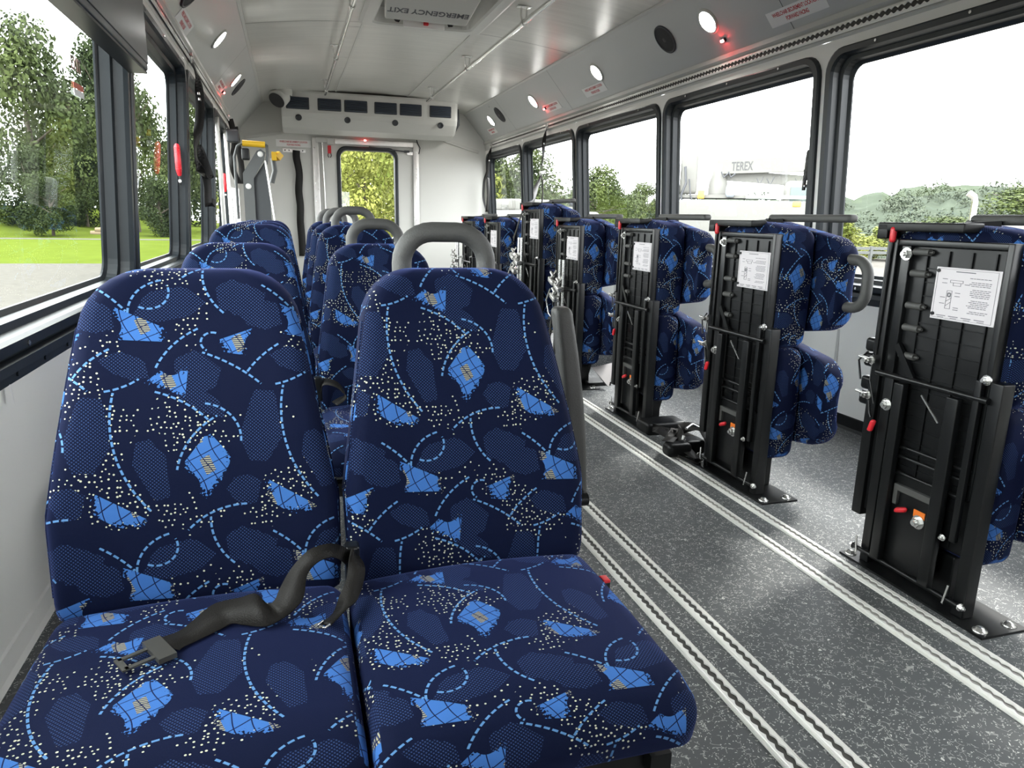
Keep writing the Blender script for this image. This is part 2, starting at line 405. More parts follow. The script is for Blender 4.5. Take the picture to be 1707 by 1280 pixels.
    def build(s, name, m, parent=None, uv=None, uvoff=(0, 0)):
        me = s.mesh(name, m)
        if uv: set_uv(me, uv, uvoff)
        o = bpy.data.objects.new(name, me); COL.objects.link(o)
        if parent is not None: o.parent = parent
        return o

def set_uv(me, fn, off):
    L = me.uv_layers.new(name='UVMap')
    vs = me.vertices
    for p in me.polygons:
        n = p.normal
        for li in p.loop_indices:
            co = vs[me.loops[li].vertex_index].co
            u, v = fn(co, n); L.data[li].uv = (u + off[0], v + off[1])

def thing(name, label, cat, loc=(0, 0, 0), rz=0, group=None):
    o = bpy.data.objects.new(name, None); COL.objects.link(o); o.empty_display_size = 0.05
    o.location = loc; o.rotation_euler = (0, 0, rz); o['label'] = label; o['category'] = cat
    if group: o['group'] = group
    return o
def tag(o, label, cat, group=None):
    o['label'] = label; o['category'] = cat
    if group: o['group'] = group
    return o
def struct(o): o['kind'] = 'structure'; return o
def copy_tree(o, parent=None):
    c = o.copy(); COL.objects.link(c)
    if parent is not None: c.parent = parent
    for ch in list(o.children): copy_tree(ch, c)
    return c
def text(body, origin, right, up, size, m, parent=None, name='lettering', align='CENTER', bold=0.0, depth=0.0006, spacing=1.0):
    cu = bpy.data.curves.new('txt', 'FONT'); cu.body = body; cu.size = size; cu.align_x = align; cu.align_y = 'CENTER'
    cu.extrude = depth; cu.offset = bold; cu.space_character = spacing
    t = bpy.data.objects.new('txt', cu); COL.objects.link(t)
    dg = bpy.context.evaluated_depsgraph_get()
    me = bpy.data.meshes.new_from_object(t.evaluated_get(dg))
    bpy.data.objects.remove(t); bpy.data.curves.remove(cu)
    r = Vector(right).normalized(); u = Vector(up).normalized(); n = r.cross(u)
    M = Matrix(((r.x, u.x, n.x, origin[0]), (r.y, u.y, n.y, origin[1]), (r.z, u.z, n.z, origin[2]), (0, 0, 0, 1)))
    me.transform(M); me.materials.clear(); me.materials.append(m); me.name = name
    o = bpy.data.objects.new(name, me); COL.objects.link(o)
    if parent is not None: o.parent = parent
    return o

# ------------------------------------------------------------------ bus shell
YF, YR = -2.2, 8.95
def XR(z): return 2.455 - 0.060 * (z - 0.65)
def XL(z): return -0.565 + 0.060 * (z - 0.65)
Z0, Z1 = 0.655, 1.715              # window openings
ZC = 1.85                          # foot of the cove

struct(MB().box(-0.75, 2.65, YF, YR + 0.05, -0.06, 0.0).build('floor', FLOOR))

def rrect(y0, y1, z0, z1, r, n=6):
    r = max(r, 0.001); out = []
    for (cy, cz, a0) in ((y1 - r, z1 - r, 0), (y0 + r, z1 - r, 90), (y0 + r, z0 + r, 180), (y1 - r, z0 + r, 270)):
        for i in range(n + 1):
            a = radians(a0 + 90 * i / n); out.append((cy + r * cos(a), cz + r * sin(a)))
    return out

def side_wall(name, X, sgn, cells):
    mb = MB()
    ya = [YF] + [c for c in cells] + [YR]
    # below the windows, and above them to the cove
    for (za, zb) in ((0.0, Z0 - 0.04), (Z1 + 0.04, ZC)):
        mb.add([(X(za), YF, za), (X(za), YR, za), (X(zb), YR, zb), (X(zb), YF, zb)], [(0, 1, 2, 3)])
    for i in range(len(cells) - 1):
        a, b = cells[i], cells[i + 1]
        hole = rrect(a + 0.02, b - 0.02, Z0, Z1, 0.10)
        cy, cz = (a + b) / 2, (Z0 + Z1) / 2
        outer = []
        for (y, z) in hole:
            dy, dz = y - cy, z - cz
            t = min(((b - a) / 2) / max(abs(dy), 1e-6), ((Z1 - Z0) / 2 + 0.04) / max(abs(dz), 1e-6))
            outer.append((cy + dy * t, cz + dz * t))
        n = len(hole)
        vs = [(X(z), y, z) for (y, z) in hole] + [(X(z), y, z) for (y, z) in outer]
        mb.add(vs, [(k, (k + 1) % n, n + (k + 1) % n, n + k) for k in range(n)])
    for (a, b) in ((YF, cells[0]), (cells[-1], YR)):
        if b - a > 0.005:
            za, zb = Z0 - 0.04, Z1 + 0.04
            mb.add([(X(za), a, za), (X(za), b, za), (X(zb), b, zb), (X(zb), a, zb)], [(0, 1, 2, 3)])
    return struct(mb.build(name, WALL))

CELLS = [-0.09, 1.42, 2.93, 4.45, 5.97, 7.46, 8.93]  # side walls left windowless ahead of the first cell to darken the seat backs
side_wall('wall_right', XR, 1, CELLS)
side_wall('wall_left', XL, -1, CELLS[:6])

def window(idx, X, s, a, b, glass, deep=0.075):
    """s=+1 outward along +x"""
    root = bpy.data.objects.new('window_%d' % idx, None); COL.objects.link(root); root['kind'] = 'structure'
    a += 0.02; b -= 0.02
    prof = [(-0.002, 0.0), (0.0, -0.013), (0.008, -0.018), (0.034, -0.018), (0.040, -0.004), (0.043, 0.026), (0.064, 0.030), (0.068, deep - 0.014), (0.084, deep - 0.006), (0.085, deep)]
    mb = MB(); vs = []; n = None
    for (ins, dx) in prof:
        lp = rrect(a + ins, b - ins, Z0 + ins * 0.85, Z1 - ins * 0.85, 0.10 - ins * 0.45)
        n = len(lp)
        vs += [(X(z) + s * dx, y, z) for (y, z) in lp]
    mb.add(vs, [(j * n + i, j * n + (i + 1) % n, (j + 1) * n + (i + 1) % n, (j + 1) * n + i) for j in range(len(prof) - 1) for i in range(n)])
    fr = mb.build('window_frame', RUB, root)
    sc = MB()
    for t in (0.2, 0.5, 0.8):
        for zz in (Z0 + 0.015, Z1 - 0.015):
            y = a + (b - a) * t; x = X(zz) - s * 0.017
            sc.cyl((x, y, zz), (x - s * 0.004, y, zz), 0.006, n=8)
    sc.build('screw', STEEL, fr)
    lp = rrect(a + 0.078, b - 0.078, Z0 + 0.07, Z1 - 0.07, 0.066)
    g = MB(); g.add([(X(z) + s * (deep - 0.004), y, z) for (y, z) in lp], [tuple(range(len(lp)))])
    g.build('pane', glass, root)
    return root
for i in range(6):
    window(i + 1, XR, 1, CELLS[i], CELLS[i + 1], GLASS_R)
for i in range(5):
    window(i + 7, XL, -1, CELLS[i], CELLS[i + 1], GLASS_L)

# coves and ceiling
CX0, CX1, CZ = -0.22, 2.11, 2.17
mb = MB(); mb.add([(CX1, YF, CZ), (CX1, YR, CZ), (XR(ZC), YR, ZC), (XR(ZC), YF, ZC)], [(0, 1, 2, 3)])
struct(mb.build('wall_right_cove', COVE))
mb = MB(); mb.add([(CX0, YF, CZ), (CX0, YR, CZ), (XL(ZC), YR, ZC), (XL(ZC), YF, ZC)], [(3, 2, 1, 0)])
struct(mb.build('wall_left_cove', COVE))
def CEZ(x): return 2.26 - 0.09 * abs((x - 0.945) / 1.165) ** 2.2
xs = np.linspace(CX0, CX1, 25)
HX0, HX1, HY0, HY1 = 0.60, 1.30, 4.02, 5.34          # hatch opening
mb = MB()
def ceil_strip(x0, x1, y0, y1):
    z0, z1 = CEZ(x0), CEZ(x1)
    mb.add([(x0, y0, z0), (x1, y0, z1), (x1, y1, z1), (x0, y1, z0)], [(0, 1, 2, 3)], True)
xx = sorted(set([round(float(x), 4) for x in xs] + [HX0, HX1]))
for x0, x1 in zip(xx[:-1], xx[1:]):
    if x0 >= HX0 - 1e-6 and x1 <= HX1 + 1e-6:
        ceil_strip(x0, x1, YF, HY0); ceil_strip(x0, x1, HY1, YR)
    else: ceil_strip(x0, x1, YF, YR)
struct(mb.build('ceiling', CEIL))
# seams
k = 0
def trim(mb, m):
    global k; k += 1
    return struct(mb.build('trim_%d' % k, m))
for x, zz in ((CX0, CZ), (CX1, CZ)):
    s = 1 if x > 1 else -1
    trim(MB().add([(x - s * 0.010, YF, zz + 0.0005), (x - s * 0.008, YF, zz - 0.005), (x + s * 0.009, YF, zz - 0.014), (x + s * 0.012, YF, zz - 0.011),
                   (x - s * 0.010, YR, zz + 0.0005), (x - s * 0.008, YR, zz - 0.005), (x + s * 0.009, YR, zz - 0.014), (x + s * 0.012, YR, zz - 0.011)],
                  [(0, 1, 5, 4), (1, 2, 6, 5), (2, 3, 7, 6)]), PLG)
for x in (0.563, 1.345):
    trim(MB().box(x - 0.008, x + 0.008, 5.46, 8.45, CEZ(x) - 0.006, CEZ(x) + 0.004), PLG)
for y in (1.5, 5.42):
    mb = MB()
    for x0, x1 in zip(xx[:-1], xx[1:]):
        if y > 5 and x0 > 0.5 and x1 < 1.4: continue
        mb.add([(x0, y - 0.003, CEZ(x0) - 0.001), (x1, y - 0.003, CEZ(x1) - 0.001), (x1, y + 0.003, CEZ(x1) - 0.001), (x0, y + 0.003, CEZ(x0) - 0.001)], [(0, 1, 2, 3)])
    trim(mb, DKP)
for y in (1.5, 3.15, 6.0, 7.6):
    for s in (1, -1):
        a = (CX1, CZ) if s > 0 else (CX0, CZ); b = (XR(ZC), ZC) if s > 0 else (XL(ZC), ZC)
        trim(MB().add([(a[0] - s * .001, y - 0.002, a[1] - 0.001), (a[0] - s * .001, y + 0.002, a[1] - 0.001), (b[0] - s * 0.002, y + 0.002, b[1]), (b[0] - s * 0.002, y - 0.002, b[1])], [(0, 1, 2, 3)]), DKP)

# window headers: a grey ledge between the cove and the track
for nm, X, s in (('wall_right_header', XR, 1), ('wall_left_header', XL, -1)):
    p = [(X(1.86), 1.865), (X(1.86) - s * 0.018, 1.858), (X(1.83) - s * 0.022, 1.835), (X(1.8) - s * 0.006, 1.822), (X(1.77) - s * 0.005, 1.765), (X(1.76), 1.755)]
    struct(MB().prism(p, 'y', YF, YR - 0.001).build(nm, PLG))
# black ledges under the windows and the cove base at the floor
for nm, X, s in (('wall_right_sill', XR, 1), ('wall_left_sill', XL, -1)):
    p = [(X(.655), .655), (X(.65) - s * 0.030, .650), (X(.65) - s * 0.032, .632), (X(.63) - s * .010, .628), (X(.6) - s * .010, .600), (X(.6), .598)]
    o = struct(MB().prism(p, 'y', YF, YR - 0.001).build(nm, RUB))
    sc = MB()
    for i in range(60):
        y = YF + 0.1 + i * 0.18
        if y < YR: sc.cyl((X(.615) - s * .009, y, .614), (X(.615) - s * .014, y, .614), 0.006, n=8)
    sc.build('screw', RUB, o)
    p = [(X(0), 0.0), (X(0) - s * 0.014, 0.0), (X(.0) - s * 0.008, 0.014), (X(.05) - s * .006, 0.062), (X(.06), .066)]
    struct(MB().prism(p, 'y', YF, YR - 0.001).build('baseboard_' + ('right' if s > 0 else 'left'), BLKM if s > 0 else WALL))
# vertical panel joints of the lower right wall
for y in (2.72, 5.2, 7.3):
    trim(MB().box(XR(.3) - 0.010, XR(.3) + 0.02, y - 0.008, y + 0.008, 0.066, 0.60), PLG)

# ------------------------------------------------------------------ rear wall with door
DX0, DX1, DZ0, DZ1 = 0.575, 1.297, 0.62, 1.735
sec = [(-0.60, 0.0), (2.50, 0.0), (XR(0.655), 0.655), (XR(ZC), ZC), (CX1, CZ)]
mb = MB()
hole = rrect(DX0 + 0.01, DX1 - 0.01, DZ0 + 0.01, DZ1 - 0.01, 0.10)
n = len(hole); cx, cz = (DX0 + DX1) / 2, (DZ0 + DZ1) / 2
R0, R1, R2, R3 = DX0 - 0.05, DX1 + 0.05, DZ0 - 0.05, DZ1 + 0.05
outer = []
for (x, z) in hole:
    dx, dz = x - cx, z - cz
    t = min(((R1 - R0) / 2) / max(abs(dx), 1e-6), ((R3 - R2) / 2) / max(abs(dz), 1e-6)); outer.append((cx + dx * t, cz + dz * t))
mb.add([(x, YR, z) for (x, z) in hole] + [(x, YR, z) for (x, z) in outer], [(i, (i + 1) % n, n + (i + 1) % n, n + i) for i in range(n)])
def q(pts): mb.add([(x, YR, z) for (x, z) in pts], [tuple(range(len(pts)))])
q([(-0.60, 0), (R0, 0), (R0, 2.3), (0.0, 2.3), (CX0, CZ), (XL(ZC), ZC), (XL(.65), .65)])
q([(R1, 0), (2.5, 0), (XR(.65), .65), (XR(ZC), ZC), (CX1, CZ), (1.9, 2.3), (R1, 2.3)])
q([(R0, 0), (R1, 0), (R1, R2), (R0, R2)]); q([(R0, R3), (R1, R3), (R1, 2.3), (R0, 2.3)])
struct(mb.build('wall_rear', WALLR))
door = bpy.data.objects.new('door_1', None); COL.objects.link(door); door['kind'] = 'structure'
prof = [(0.0, 0.0), (0.0, -0.016), (0.012, -0.022), (0.040, -0.022), (0.046, -0.010), (0.050, 0.03)]
vs = []
for (ins, dy) in prof:
    lp = rrect(DX0 + ins, DX1 - ins, DZ0 + ins, DZ1 - ins, 0.11 - ins * 0.6); n = len(lp)
    vs += [(x, YR + dy, z) for (x, z) in lp]
MB().add(vs, [(j * n + i, j * n + (i + 1) % n, (j + 1) * n + (i + 1) % n, (j + 1) * n + i) for j in range(len(prof) - 1) for i in range(n)]).build('window_frame', RUB, door)
lp = rrect(DX0 + .045, DX1 - .045, DZ0 + .045, DZ1 - .045, 0.08)
MB().add([(x, YR + 0.02, z) for (x, z) in lp], [tuple(range(len(lp)))]).build('pane', GLASS_R, door)
sp = MB()
for (xa, xb) in ((0.302, 0.372), (1.478, 1.545)):
    sp.box(xa, xb, YR - 0.035, YR - 0.002, 0.02, 1.815, 0.004)
jamb = sp.build('door_jamb', ALU, door)
rv = MB()
for xa in (0.325, 1.512):
    for i in range(8): rv.cyl((xa, YR - 0.035, 0.3 + i * 0.2), (xa, YR - 0.040, 0.3 + i * 0.2), 0.007, n=8)
rv.build('rivet', STEEL, jamb)
hd = MB().box(0.56, 1.478, YR - 0.030, YR - 0.002, 1.752, 1.815, 0.004).build('door_header', ALU, door)
hd['label'] = 'brushed aluminium strip across the top of the door'
MB().box(0.345, 0.56, YR - 0.045, YR - 0.002, 1.76, 1.82, 0.004).box(0.47, 0.55, YR - .06, YR - .01, 1.745, 1.815, .004).build('door_latch_box', PLG, door)
MB().tube([(0.415, YR - .02, 1.76), (0.425, YR - .02, 1.2), (0.43, YR - .02, 0.3)], 0.008).build('latch_rod', STEEL, door)
MB().bar((0.95, YR - .03, 1.735), (1.40, YR - .035, 1.700), 0.012, 0.014).box(1.37, 1.43, YR - .045, YR - .01, 1.69, 1.715).build('door_closer', DKP, door)
MB().box(1.405, 1.475, YR - .02, YR - .002, 1.665, 1.700).build('hinge', STEEL, door)
MB().tube([(1.52, YR - .04, 1.84), (1.53, YR - .05, 1.80), (1.56, YR - .04, 1.75), (1.545, YR - .035, 1.68)], 0.006, 8).build('cable', DKP, door)
rt = thing('seat_belt_cutter', 'small red belt cutter hanging left of the rear door window', 'tool', (0.496, YR - 0.03, 1.667))
MB().rbox((0, 0, 0.02), (0.020, 0.008, 0.045), 0.007, (1, 1, 1)).build('grip', RED, rt)
MB().tube([(-0.015, 0, -0.02), (-0.02, 0, -0.05), (-0.008, 0, -0.07)], 0.005, 8).tube([(0.015, 0, -0.02), (0.02, 0, -0.05), (0.008, 0, -0.07)], 0.005, 8).build('blade_guard', DKP, rt)
for (x0, z0, x1, z1, nm) in ((-0.44, 1.775, -0.03, 1.85, 'l'), (1.85, 1.857, 2.30, 1.735, 'r')):
    trim(MB().bar((x0, YR - 0.012, z0), (x1, YR - 0.012, z1), 0.024, 0.034), PLG)

# front end of the bus behind the camera, unseen; windshield opening narrowed to dim the seat backs
mb = MB()
mb.box(-0.62, 2.52, YF - 0.05, YF, 0.0, 0.95); mb.box(-0.62, 2.52, YF - 0.05, YF, 1.55, 2.3)
mb.box(-0.62, 0.3, YF - 0.05, YF, 0.95, 1.55); mb.box(1.6, 2.52, YF - 0.05, YF, 0.95, 1.55)
struct(mb.build('wall_front', mat('dark_dash_panel', (0.10, 0.10, 0.10), 0.6)))

# ------------------------------------------------------------------ L-tracks
def scallop_track(name, length, label, group, loc, rot=None, m=ALUF, w=0.042, pitch=0.0254, ch=0.10, amp=0.0052):
    root = thing(name, label, 'track', loc, 0, group)
    if rot is not None: root.rotation_euler = rot
    n = int(length / pitch) * 8
    ys = [i * pitch / 8 for i in range(n + 1)]
    mb = MB()
    for s in (-1, 1):
        vs = []
        for i, y in enumerate(ys):
            ph = (i % 8) / 8 * 2 * pi
            inn = 0.0042 + amp * max(0.0, 0.5 + 0.5 * cos(ph)) ** 0.6
            vs += [(s * inn, y, 0.0035), (s * inn, y, 0.007), (s * 0.0135, y, 0.007), (s * 0.0150, y, 0.0055), (s * w / 2, y, 0.003), (s * w / 2, y, 0.0)]
        mb.add(vs, [(j * 6 + i, j * 6 + i + 1, (j + 1) * 6 + i + 1, (j + 1) * 6 + i) for j in range(len(ys) - 1) for i in range(5)])
        for rr in (0.0165, 0.0185):
            mb.box(s * rr - 0.0005, s * rr + 0.0005, 0, ys[-1], 0.003, 0.0058)
    mb.build('rail', m, root)
    MB().box(-0.0125, 0.0125, 0, ys[-1], 0.0003, 0.002).build('channel', mat('track_channel_%d' % int(ch * 100), (ch, ch * 0.97, ch * 0.9), 0.5, metal=0.3), root)
    return root
G = 'scalloped floor tracks'
scallop_track('floor_track', 10.6, 'leftmost silver floor track, running under the edge of the front seats', G, (0.820, -1.8, 0.0))
scallop_track('floor_track', 10.6, 'silver floor track second from the left, bounding the left of the aisle', G, (0.926, -1.8, 0.0))
scallop_track('floor_track', 10.6, 'silver floor track third from the left, bounding the right of the aisle', G, (1.350, -1.8, 0.0), ch=0.38)
scallop_track('floor_track', 10.6, 'silver floor track farthest right, beside the bolted plates of the folded seats', G, (1.466, -1.8, 0.0), ch=0.38)
G = 'overhead scalloped tracks'
scallop_track('ceiling_track', 10.3, 'scalloped metal track above the right hand windows', G, (XR(1.795) - 0.012, -1.6, 1.793), (0, radians(-90), 0), w=0.046, ch=0.04, amp=0.0088, pitch=0.032)
scallop_track('ceiling_track', 10.3, 'scalloped metal track above the left hand windows', G, (XL(1.795) + 0.012, -1.6, 1.793), (0, radians(90), 0), w=0.046, ch=0.04, amp=0.0088, pitch=0.032)

# ------------------------------------------------------------------ lights, speakers and stickers on the coves
def cove_frame(side, y, z):
    """origin on the cove plane, its right, up and inward normal"""
    if side > 0:
        x = CX1 + (XR(ZC) - CX1) * (CZ - z) / (CZ - ZC); up = Vector((-(XR(ZC) - CX1), 0, CZ - ZC)).normalized(); right = Vector((0, -1, 0))
    else:
        x = CX0 - (CX0 - XL(ZC)) * (CZ - z) / (CZ - ZC); up = Vector((CX0 - XL(ZC), 0, CZ - ZC)).normalized(); right = Vector((0, 1, 0))
    return Vector((x, y, z)), right, up, right.cross(up)
def place(o, fr, off=0.0):
    p, r, u, n = fr
    o.matrix_world = Matrix(((r.x, u.x, n.x, p.x + n.x * off), (r.y, u.y, n.y, p.y + n.y * off), (r.z, u.z, n.z, p.z + n.z * off), (0, 0, 0, 1)))
    return o
def puck(side, y, z, label):
    t = thing('ceiling_light', label, 'light', group='round lit LED lamps along the coves')
    MB().lathe((0, 0, 0), (0, 0, 1), [(-0.002, 0.074), (0.006, 0.074), (0.010, 0.068), (0.010, 0.060)], 28).build('bezel', PLG, t)
    MB().lathe((0, 0, 0.004), (0, 0, 1), [(0.0, 0.061), (0.006, 0.052), (0.009, 0.028), (0.010, 0.0)], 24).build('lens', LED, t)  # lens and bezel drawn oversize so the lit disc takes in the lamp's bloom
    return place(t, cove_frame(side, y, z))
for i, (y, w) in enumerate([(3.717, 'nearest and largest'), (5.217, 'second nearest'), (6.683, 'third'), (8.157, 'farthest')]):
    puck(1, y, 2.015, 'round lit LED lamp on the right cove, %s of that side' % w)
puck(-1, 5.13, 2.004, 'round lit LED lamp on the left cove, nearer of the two')
puck(-1, 6.59, 2.005, 'round lit LED lamp on the left cove, beside the slanted speaker')
def marker(side, y, z, label, frame=None):
    t = thing('marker_light', label, 'light', group='small red marker lights')
    MB().rbox((0, 0, 0.006), (0.020, 0.011, 0.008), 0.005, (1, 1, 1)).build('housing', DKP, t)
    MB().rbox((0, 0, 0.014), (0.014, 0.007, 0.006), 0.005, (1, 1, 1)).build('lens', LEDR, t)
    return place(t, frame or cove_frame(side, y, z))
marker(1, 3.675, 1.921, 'small lit red marker light below the largest right ceiling lamp')
marker(1, 6.53, 1.938, 'small lit red marker light below the third right ceiling lamp')
marker(-1, 6.49, 1.893, 'small lit red marker light below the farther left ceiling lamp')
marker(-1, 3.62, 1.893, 'small lit red marker light above the second left window')
marker(0, 0, 0, 'small lit red marker light on the strip over the rear door', (Vector((0.907, YR - 0.031, 1.805)), Vector((1, 0, 0)), Vector((0, 0, 1)), Vector((0, -1, 0))))
def speaker(side, y, z, label):
    t = thing('speaker', label, 'speaker', group='round dark speakers in the coves')
    MB().lathe((0, 0, 0), (0, 0, 1), [(-0.002, 0.090), (0.008, 0.090), (0.010, 0.082), (0.007, 0.078)], 32).build('trim_ring', DKP, t)
    MB().lathe((0, 0, 0.006), (0, 0, 1), [(0.0, 0.079), (0.003, 0.05), (0.005, 0.02), (0.005, 0.0)], 32).build('grille', mat('speaker_mesh', (0.02, 0.02, 0.022), 0.7, bump=((700, 700, 700), 0.6)), t)
    MB().lathe((0, 0, 0.011), (0, 0, 1), [(0.0, 0.014), (0.001, 0.012), (0.001, 0.0)], 16).build('badge', DGR, t)
    return place(t, cove_frame(side, y, z))
speaker(1, 4.18, 2.022, 'round dark speaker on the right cove, beside the largest lamp')
speaker(1, 7.77, 2.030, 'round dark speaker on the right cove near the rear wall')
speaker(-1, 6.95, 2.006, 'round dark speaker on the left cove near the rear')
speaker(-1, 4.02, 1.975, 'round dark speaker on the left cove at the top edge, in front of a sticker')
def sticker(side, y, z, label, w=0.40, h=0.078, frame=None):
    t = thing('warning_sticker', label, 'sticker', group='wheelchair location stickers')
    MB().box(-w / 2, w / 2, -h / 2, h / 2, 0.0008, 0.002).build('backing', WHT, t)
    text('WHEELCHAIR SECUREMENT LOCATION', (0, h * 0.20, 0.002), (1, 0, 0), (0, 1, 0), h * 0.36, REDINK, t, bold=0.0006, depth=0.0003, spacing=0.92).scale = (w * 0.92 / (h * 0.36 * 19.5), 1, 1)
    text('FORWARD FACING', (0, -h * 0.22, 0.002), (1, 0, 0), (0, 1, 0), h * 0.36, REDINK, t, bold=0.0006, depth=0.0003, spacing=0.92).scale = (w * 0.92 / (h * 0.36 * 19.5), 1, 1)
    return place(t, frame or cove_frame(side, y, z))
sticker(1, 3.085, 1.921, 'white sticker with red print on the right cove, largest and nearest')
sticker(1, 5.42, 1.930, 'white sticker with red print below the second right lamp')
sticker(1, 6.37, 1.930, 'white sticker with red print below the third right lamp')
sticker(1, 8.37, 1.930, 'white sticker with red print below the farthest right lamp', 0.3)
sticker(-1, 4.26, 1.890, 'white sticker with red print on the left cove, nearer one')
sticker(-1, 6.25, 1.900, 'white sticker with red print on the left cove, glowing red beside marker light')
sticker(0, 0, 0, 'white sticker with red print on the rear wall above black strap', 0.385, 0.078,
        (Vector((0.098, YR - 0.001, 1.738)), Vector((1, 0, 0)), Vector((0, 0, 1)), Vector((0, -1, 0))))

# ------------------------------------------------------------------ overhead grab rails
def grab_rail(x, label, ys):
    t = thing('grab_rail', label, 'rail', (x, 0, 0), 0, 'overhead grab rails')
    MB().tube([(0, YF + 0.3, 2.15), (0, 3, 2.15), (0, 7.9, 2.15), (0, 7.97, 2.15)], 0.0155, 16).build('rail', CHROME, t)
    sg = 1 if x < 1 else -1
    for y in ys:
        b = MB(); top = CEZ(x - sg * 0.03)
        b.box(-0.045, 0.045, y - 0.022, y + 0.022, top - 0.004, top + 0.002, 0.0015)
        b.tube([(-0.018, y, top - 0.003), (-0.018, y, 2.19), (-0.012, y, 2.165)], 0.006, 8)
        b.tube([(0.018, y, top - 0.003), (0.018, y, 2.19), (0.012, y, 2.165)], 0.006, 8)
        b.cyl((0, y - 0.012, 2.15), (0, y + 0.012, 2.15), 0.021)
        b.build('rail_bracket', STEEL, t)
    return t
grab_rail(0.42, 'long polished metal rail below the ceiling, left of the hatch', (3.1, 4.64, 6.16, 7.70))
grab_rail(1.48, 'long polished metal rail below the ceiling, right of the hatch', (3.1, 4.64, 6.16, 7.70))

# ------------------------------------------------------------------ roof hatch
t = thing('roof_hatch', 'pale emergency exit hatch let into the ceiling at the top of the picture', 'hatch', (0.955, 4.68, 2.25))
prof = [(0.0, 0.006), (0.0, -0.014), (0.02, -0.022), (0.08, -0.022), (0.095, -0.012), (0.11, 0.10)]
vs = []
for (ins, dz) in prof:
    lp = rrect(-0.74 + ins, 0.74 - ins, -0.43 + ins, 0.43 - ins, 0.06); n = len(lp); vs += [(b, a, dz) for a, b in lp]
MB().add(vs, [(j * n + i, j * n + (i + 1) % n, (j + 1) * n + (i + 1) % n, (j + 1) * n + i) for j in range(len(prof) - 1) for i in range(n)]).build('hatch_frame', PLG, t)
MB().rbox((0, 0, 0.09), (0.33, 0.64, 0.008), 0.006).build('hatch_lid', mat('hatch_lid_grey', (0.34, 0.34, 0.32), 0.4), t)
cv = MB().rbox((0, 0, 0), (0.285, 0.27, 0.014), 0.012, (2, 2, 1), fn=lambda x, y, z: (x * (1 - 0.12 * max(0, y / 0.3)), y, z)).build('release_cover', PLG, t)
text('EMERGENCY EXIT', (0, 0.165, -0.0146), (-1, 0, 0), (0, 1, 0), 0.062, GRYINK, cv, bold=0.0012)
cv.location = (-0.08, -0.20, -0.035); cv.rotation_euler = (radians(-19), 0, 0)
hb = MB().box(-0.21, 0.05, 0.120, 0.132, -0.150, -0.085, 0.004).build('handle_bar', WHT, t)
MB().rbox((-0.07, 0.112, -0.118), (0.016, 0.010, 0.018), 0.006).build('release_knob', RED, hb)
for x_ in (-0.30, 0.14): MB().bar((x_, 0.20, -0.02), (x_ * 0.75 - 0.02, 0.12, -0.12), 0.03, 0.02).build('latch_arm', BLKM, t)

# ------------------------------------------------------------------ rear air conditioner
t = thing('air_conditioner', 'wide grey air conditioner with dark louvres high on the rear wall', 'air conditioner', (0, 0, 0))
pr = [(8.945, 2.245), (8.40, 2.235), (8.395, 2.215), (8.405, 2.015), (8.43, 1.965), (8.55, 1.865), (8.72, 1.825), (8.945, 1.855)]
def rounded_prism():
    mb = MB(); N = len(pr)
    xsx = [(-0.015, 0.90), (-0.010, 0.985), (0.0, 1.0), (1.88, 1.0), (1.90, 0.985), (1.912, 0.90)]
    cy, cz = 8.7, 2.06; vs = []
    for x, s in xsx: vs += [(x, min(8.945, cy + (y - cy) * s), cz + (z - cz) * (s if z < 2.2 else 1)) for y, z in pr]
    mb.add(vs, [(j * N + i, (j + 1) * N + i, (j + 1) * N + (i + 1) % N, j * N + (i + 1) % N) for j in range(len(xsx) - 1) for i in range(N)])
    mb.add(vs, [tuple(range(N)), tuple((len(xsx) - 1) * N + i for i in range(N))[::-1]])
    return mb
rounded_prism().build('housing', PLG, t)
for (xa, xb) in ((0.032, 0.274), (0.36, 0.611), (0.642, 0.892), (0.967, 1.216), (1.247, 1.495), (1.584, 1.834)):
    MB().rbox(((xa + xb) / 2, 8.405, 2.106), ((xb - xa) / 2, 0.014, 0.062), 0.010, (1, 1, 1)).build('vent_frame', DKP, t)
    lv = MB()
    for j in range(7):
        z = 2.056 + j * 0.0165; lv.bar((xa + 0.012, 8.388, z), (xb - 0.012, 8.388, z), 0.014, 0.003, up=(0, 0.5, 0.8))
    lv.build('louvre', mat('slate_louvre', (0.035, 0.05, 0.075), 0.5), t)
for xa in (0.158, 0.674, 1.198, 1.714):
    MB().lathe((xa, 8.437, 1.968), (0, -0.88, -0.47), [(-0.01, 0.034), (0.016, 0.034), (0.019, 0.028), (0.014, 0.022), (0.014, 0)], 22).build('round_vent', DKP, t)
MB().tube([(1.95, 8.6, 2.17), (1.955, 8.58, 2.0), (1.90, 8.6, 1.9), (1.89, 8.9, 1.88)], 0.018, 10).build('hose', DKP, t)
t = thing('ceiling_speaker_pod', 'pale cone shaped speaker pod hanging left of the rear air conditioner', 'speaker', (-0.02, 8.28, 2.20))
MB().lathe((0.02, 0, 0.0), (0.0, 0.0, -1), [(-0.02, 0.10), (0.01, 0.105), (0.05, 0.10)], 24).lathe((0.0, 0, -0.05), (-0.35, -0.45, -0.5), [(-0.02, 0.102), (0.05, 0.10), (0.075, 0.09), (0.078, 0.078)], 24).build('pod_shell', PLG, t)
MB().lathe((-0.034, -0.044, -0.10), (-0.35, -0.45, -0.5), [(0.008, 0.085), (0.012, 0.05), (0.013, 0)], 24).build('grille', MATS['speaker_mesh'], t)

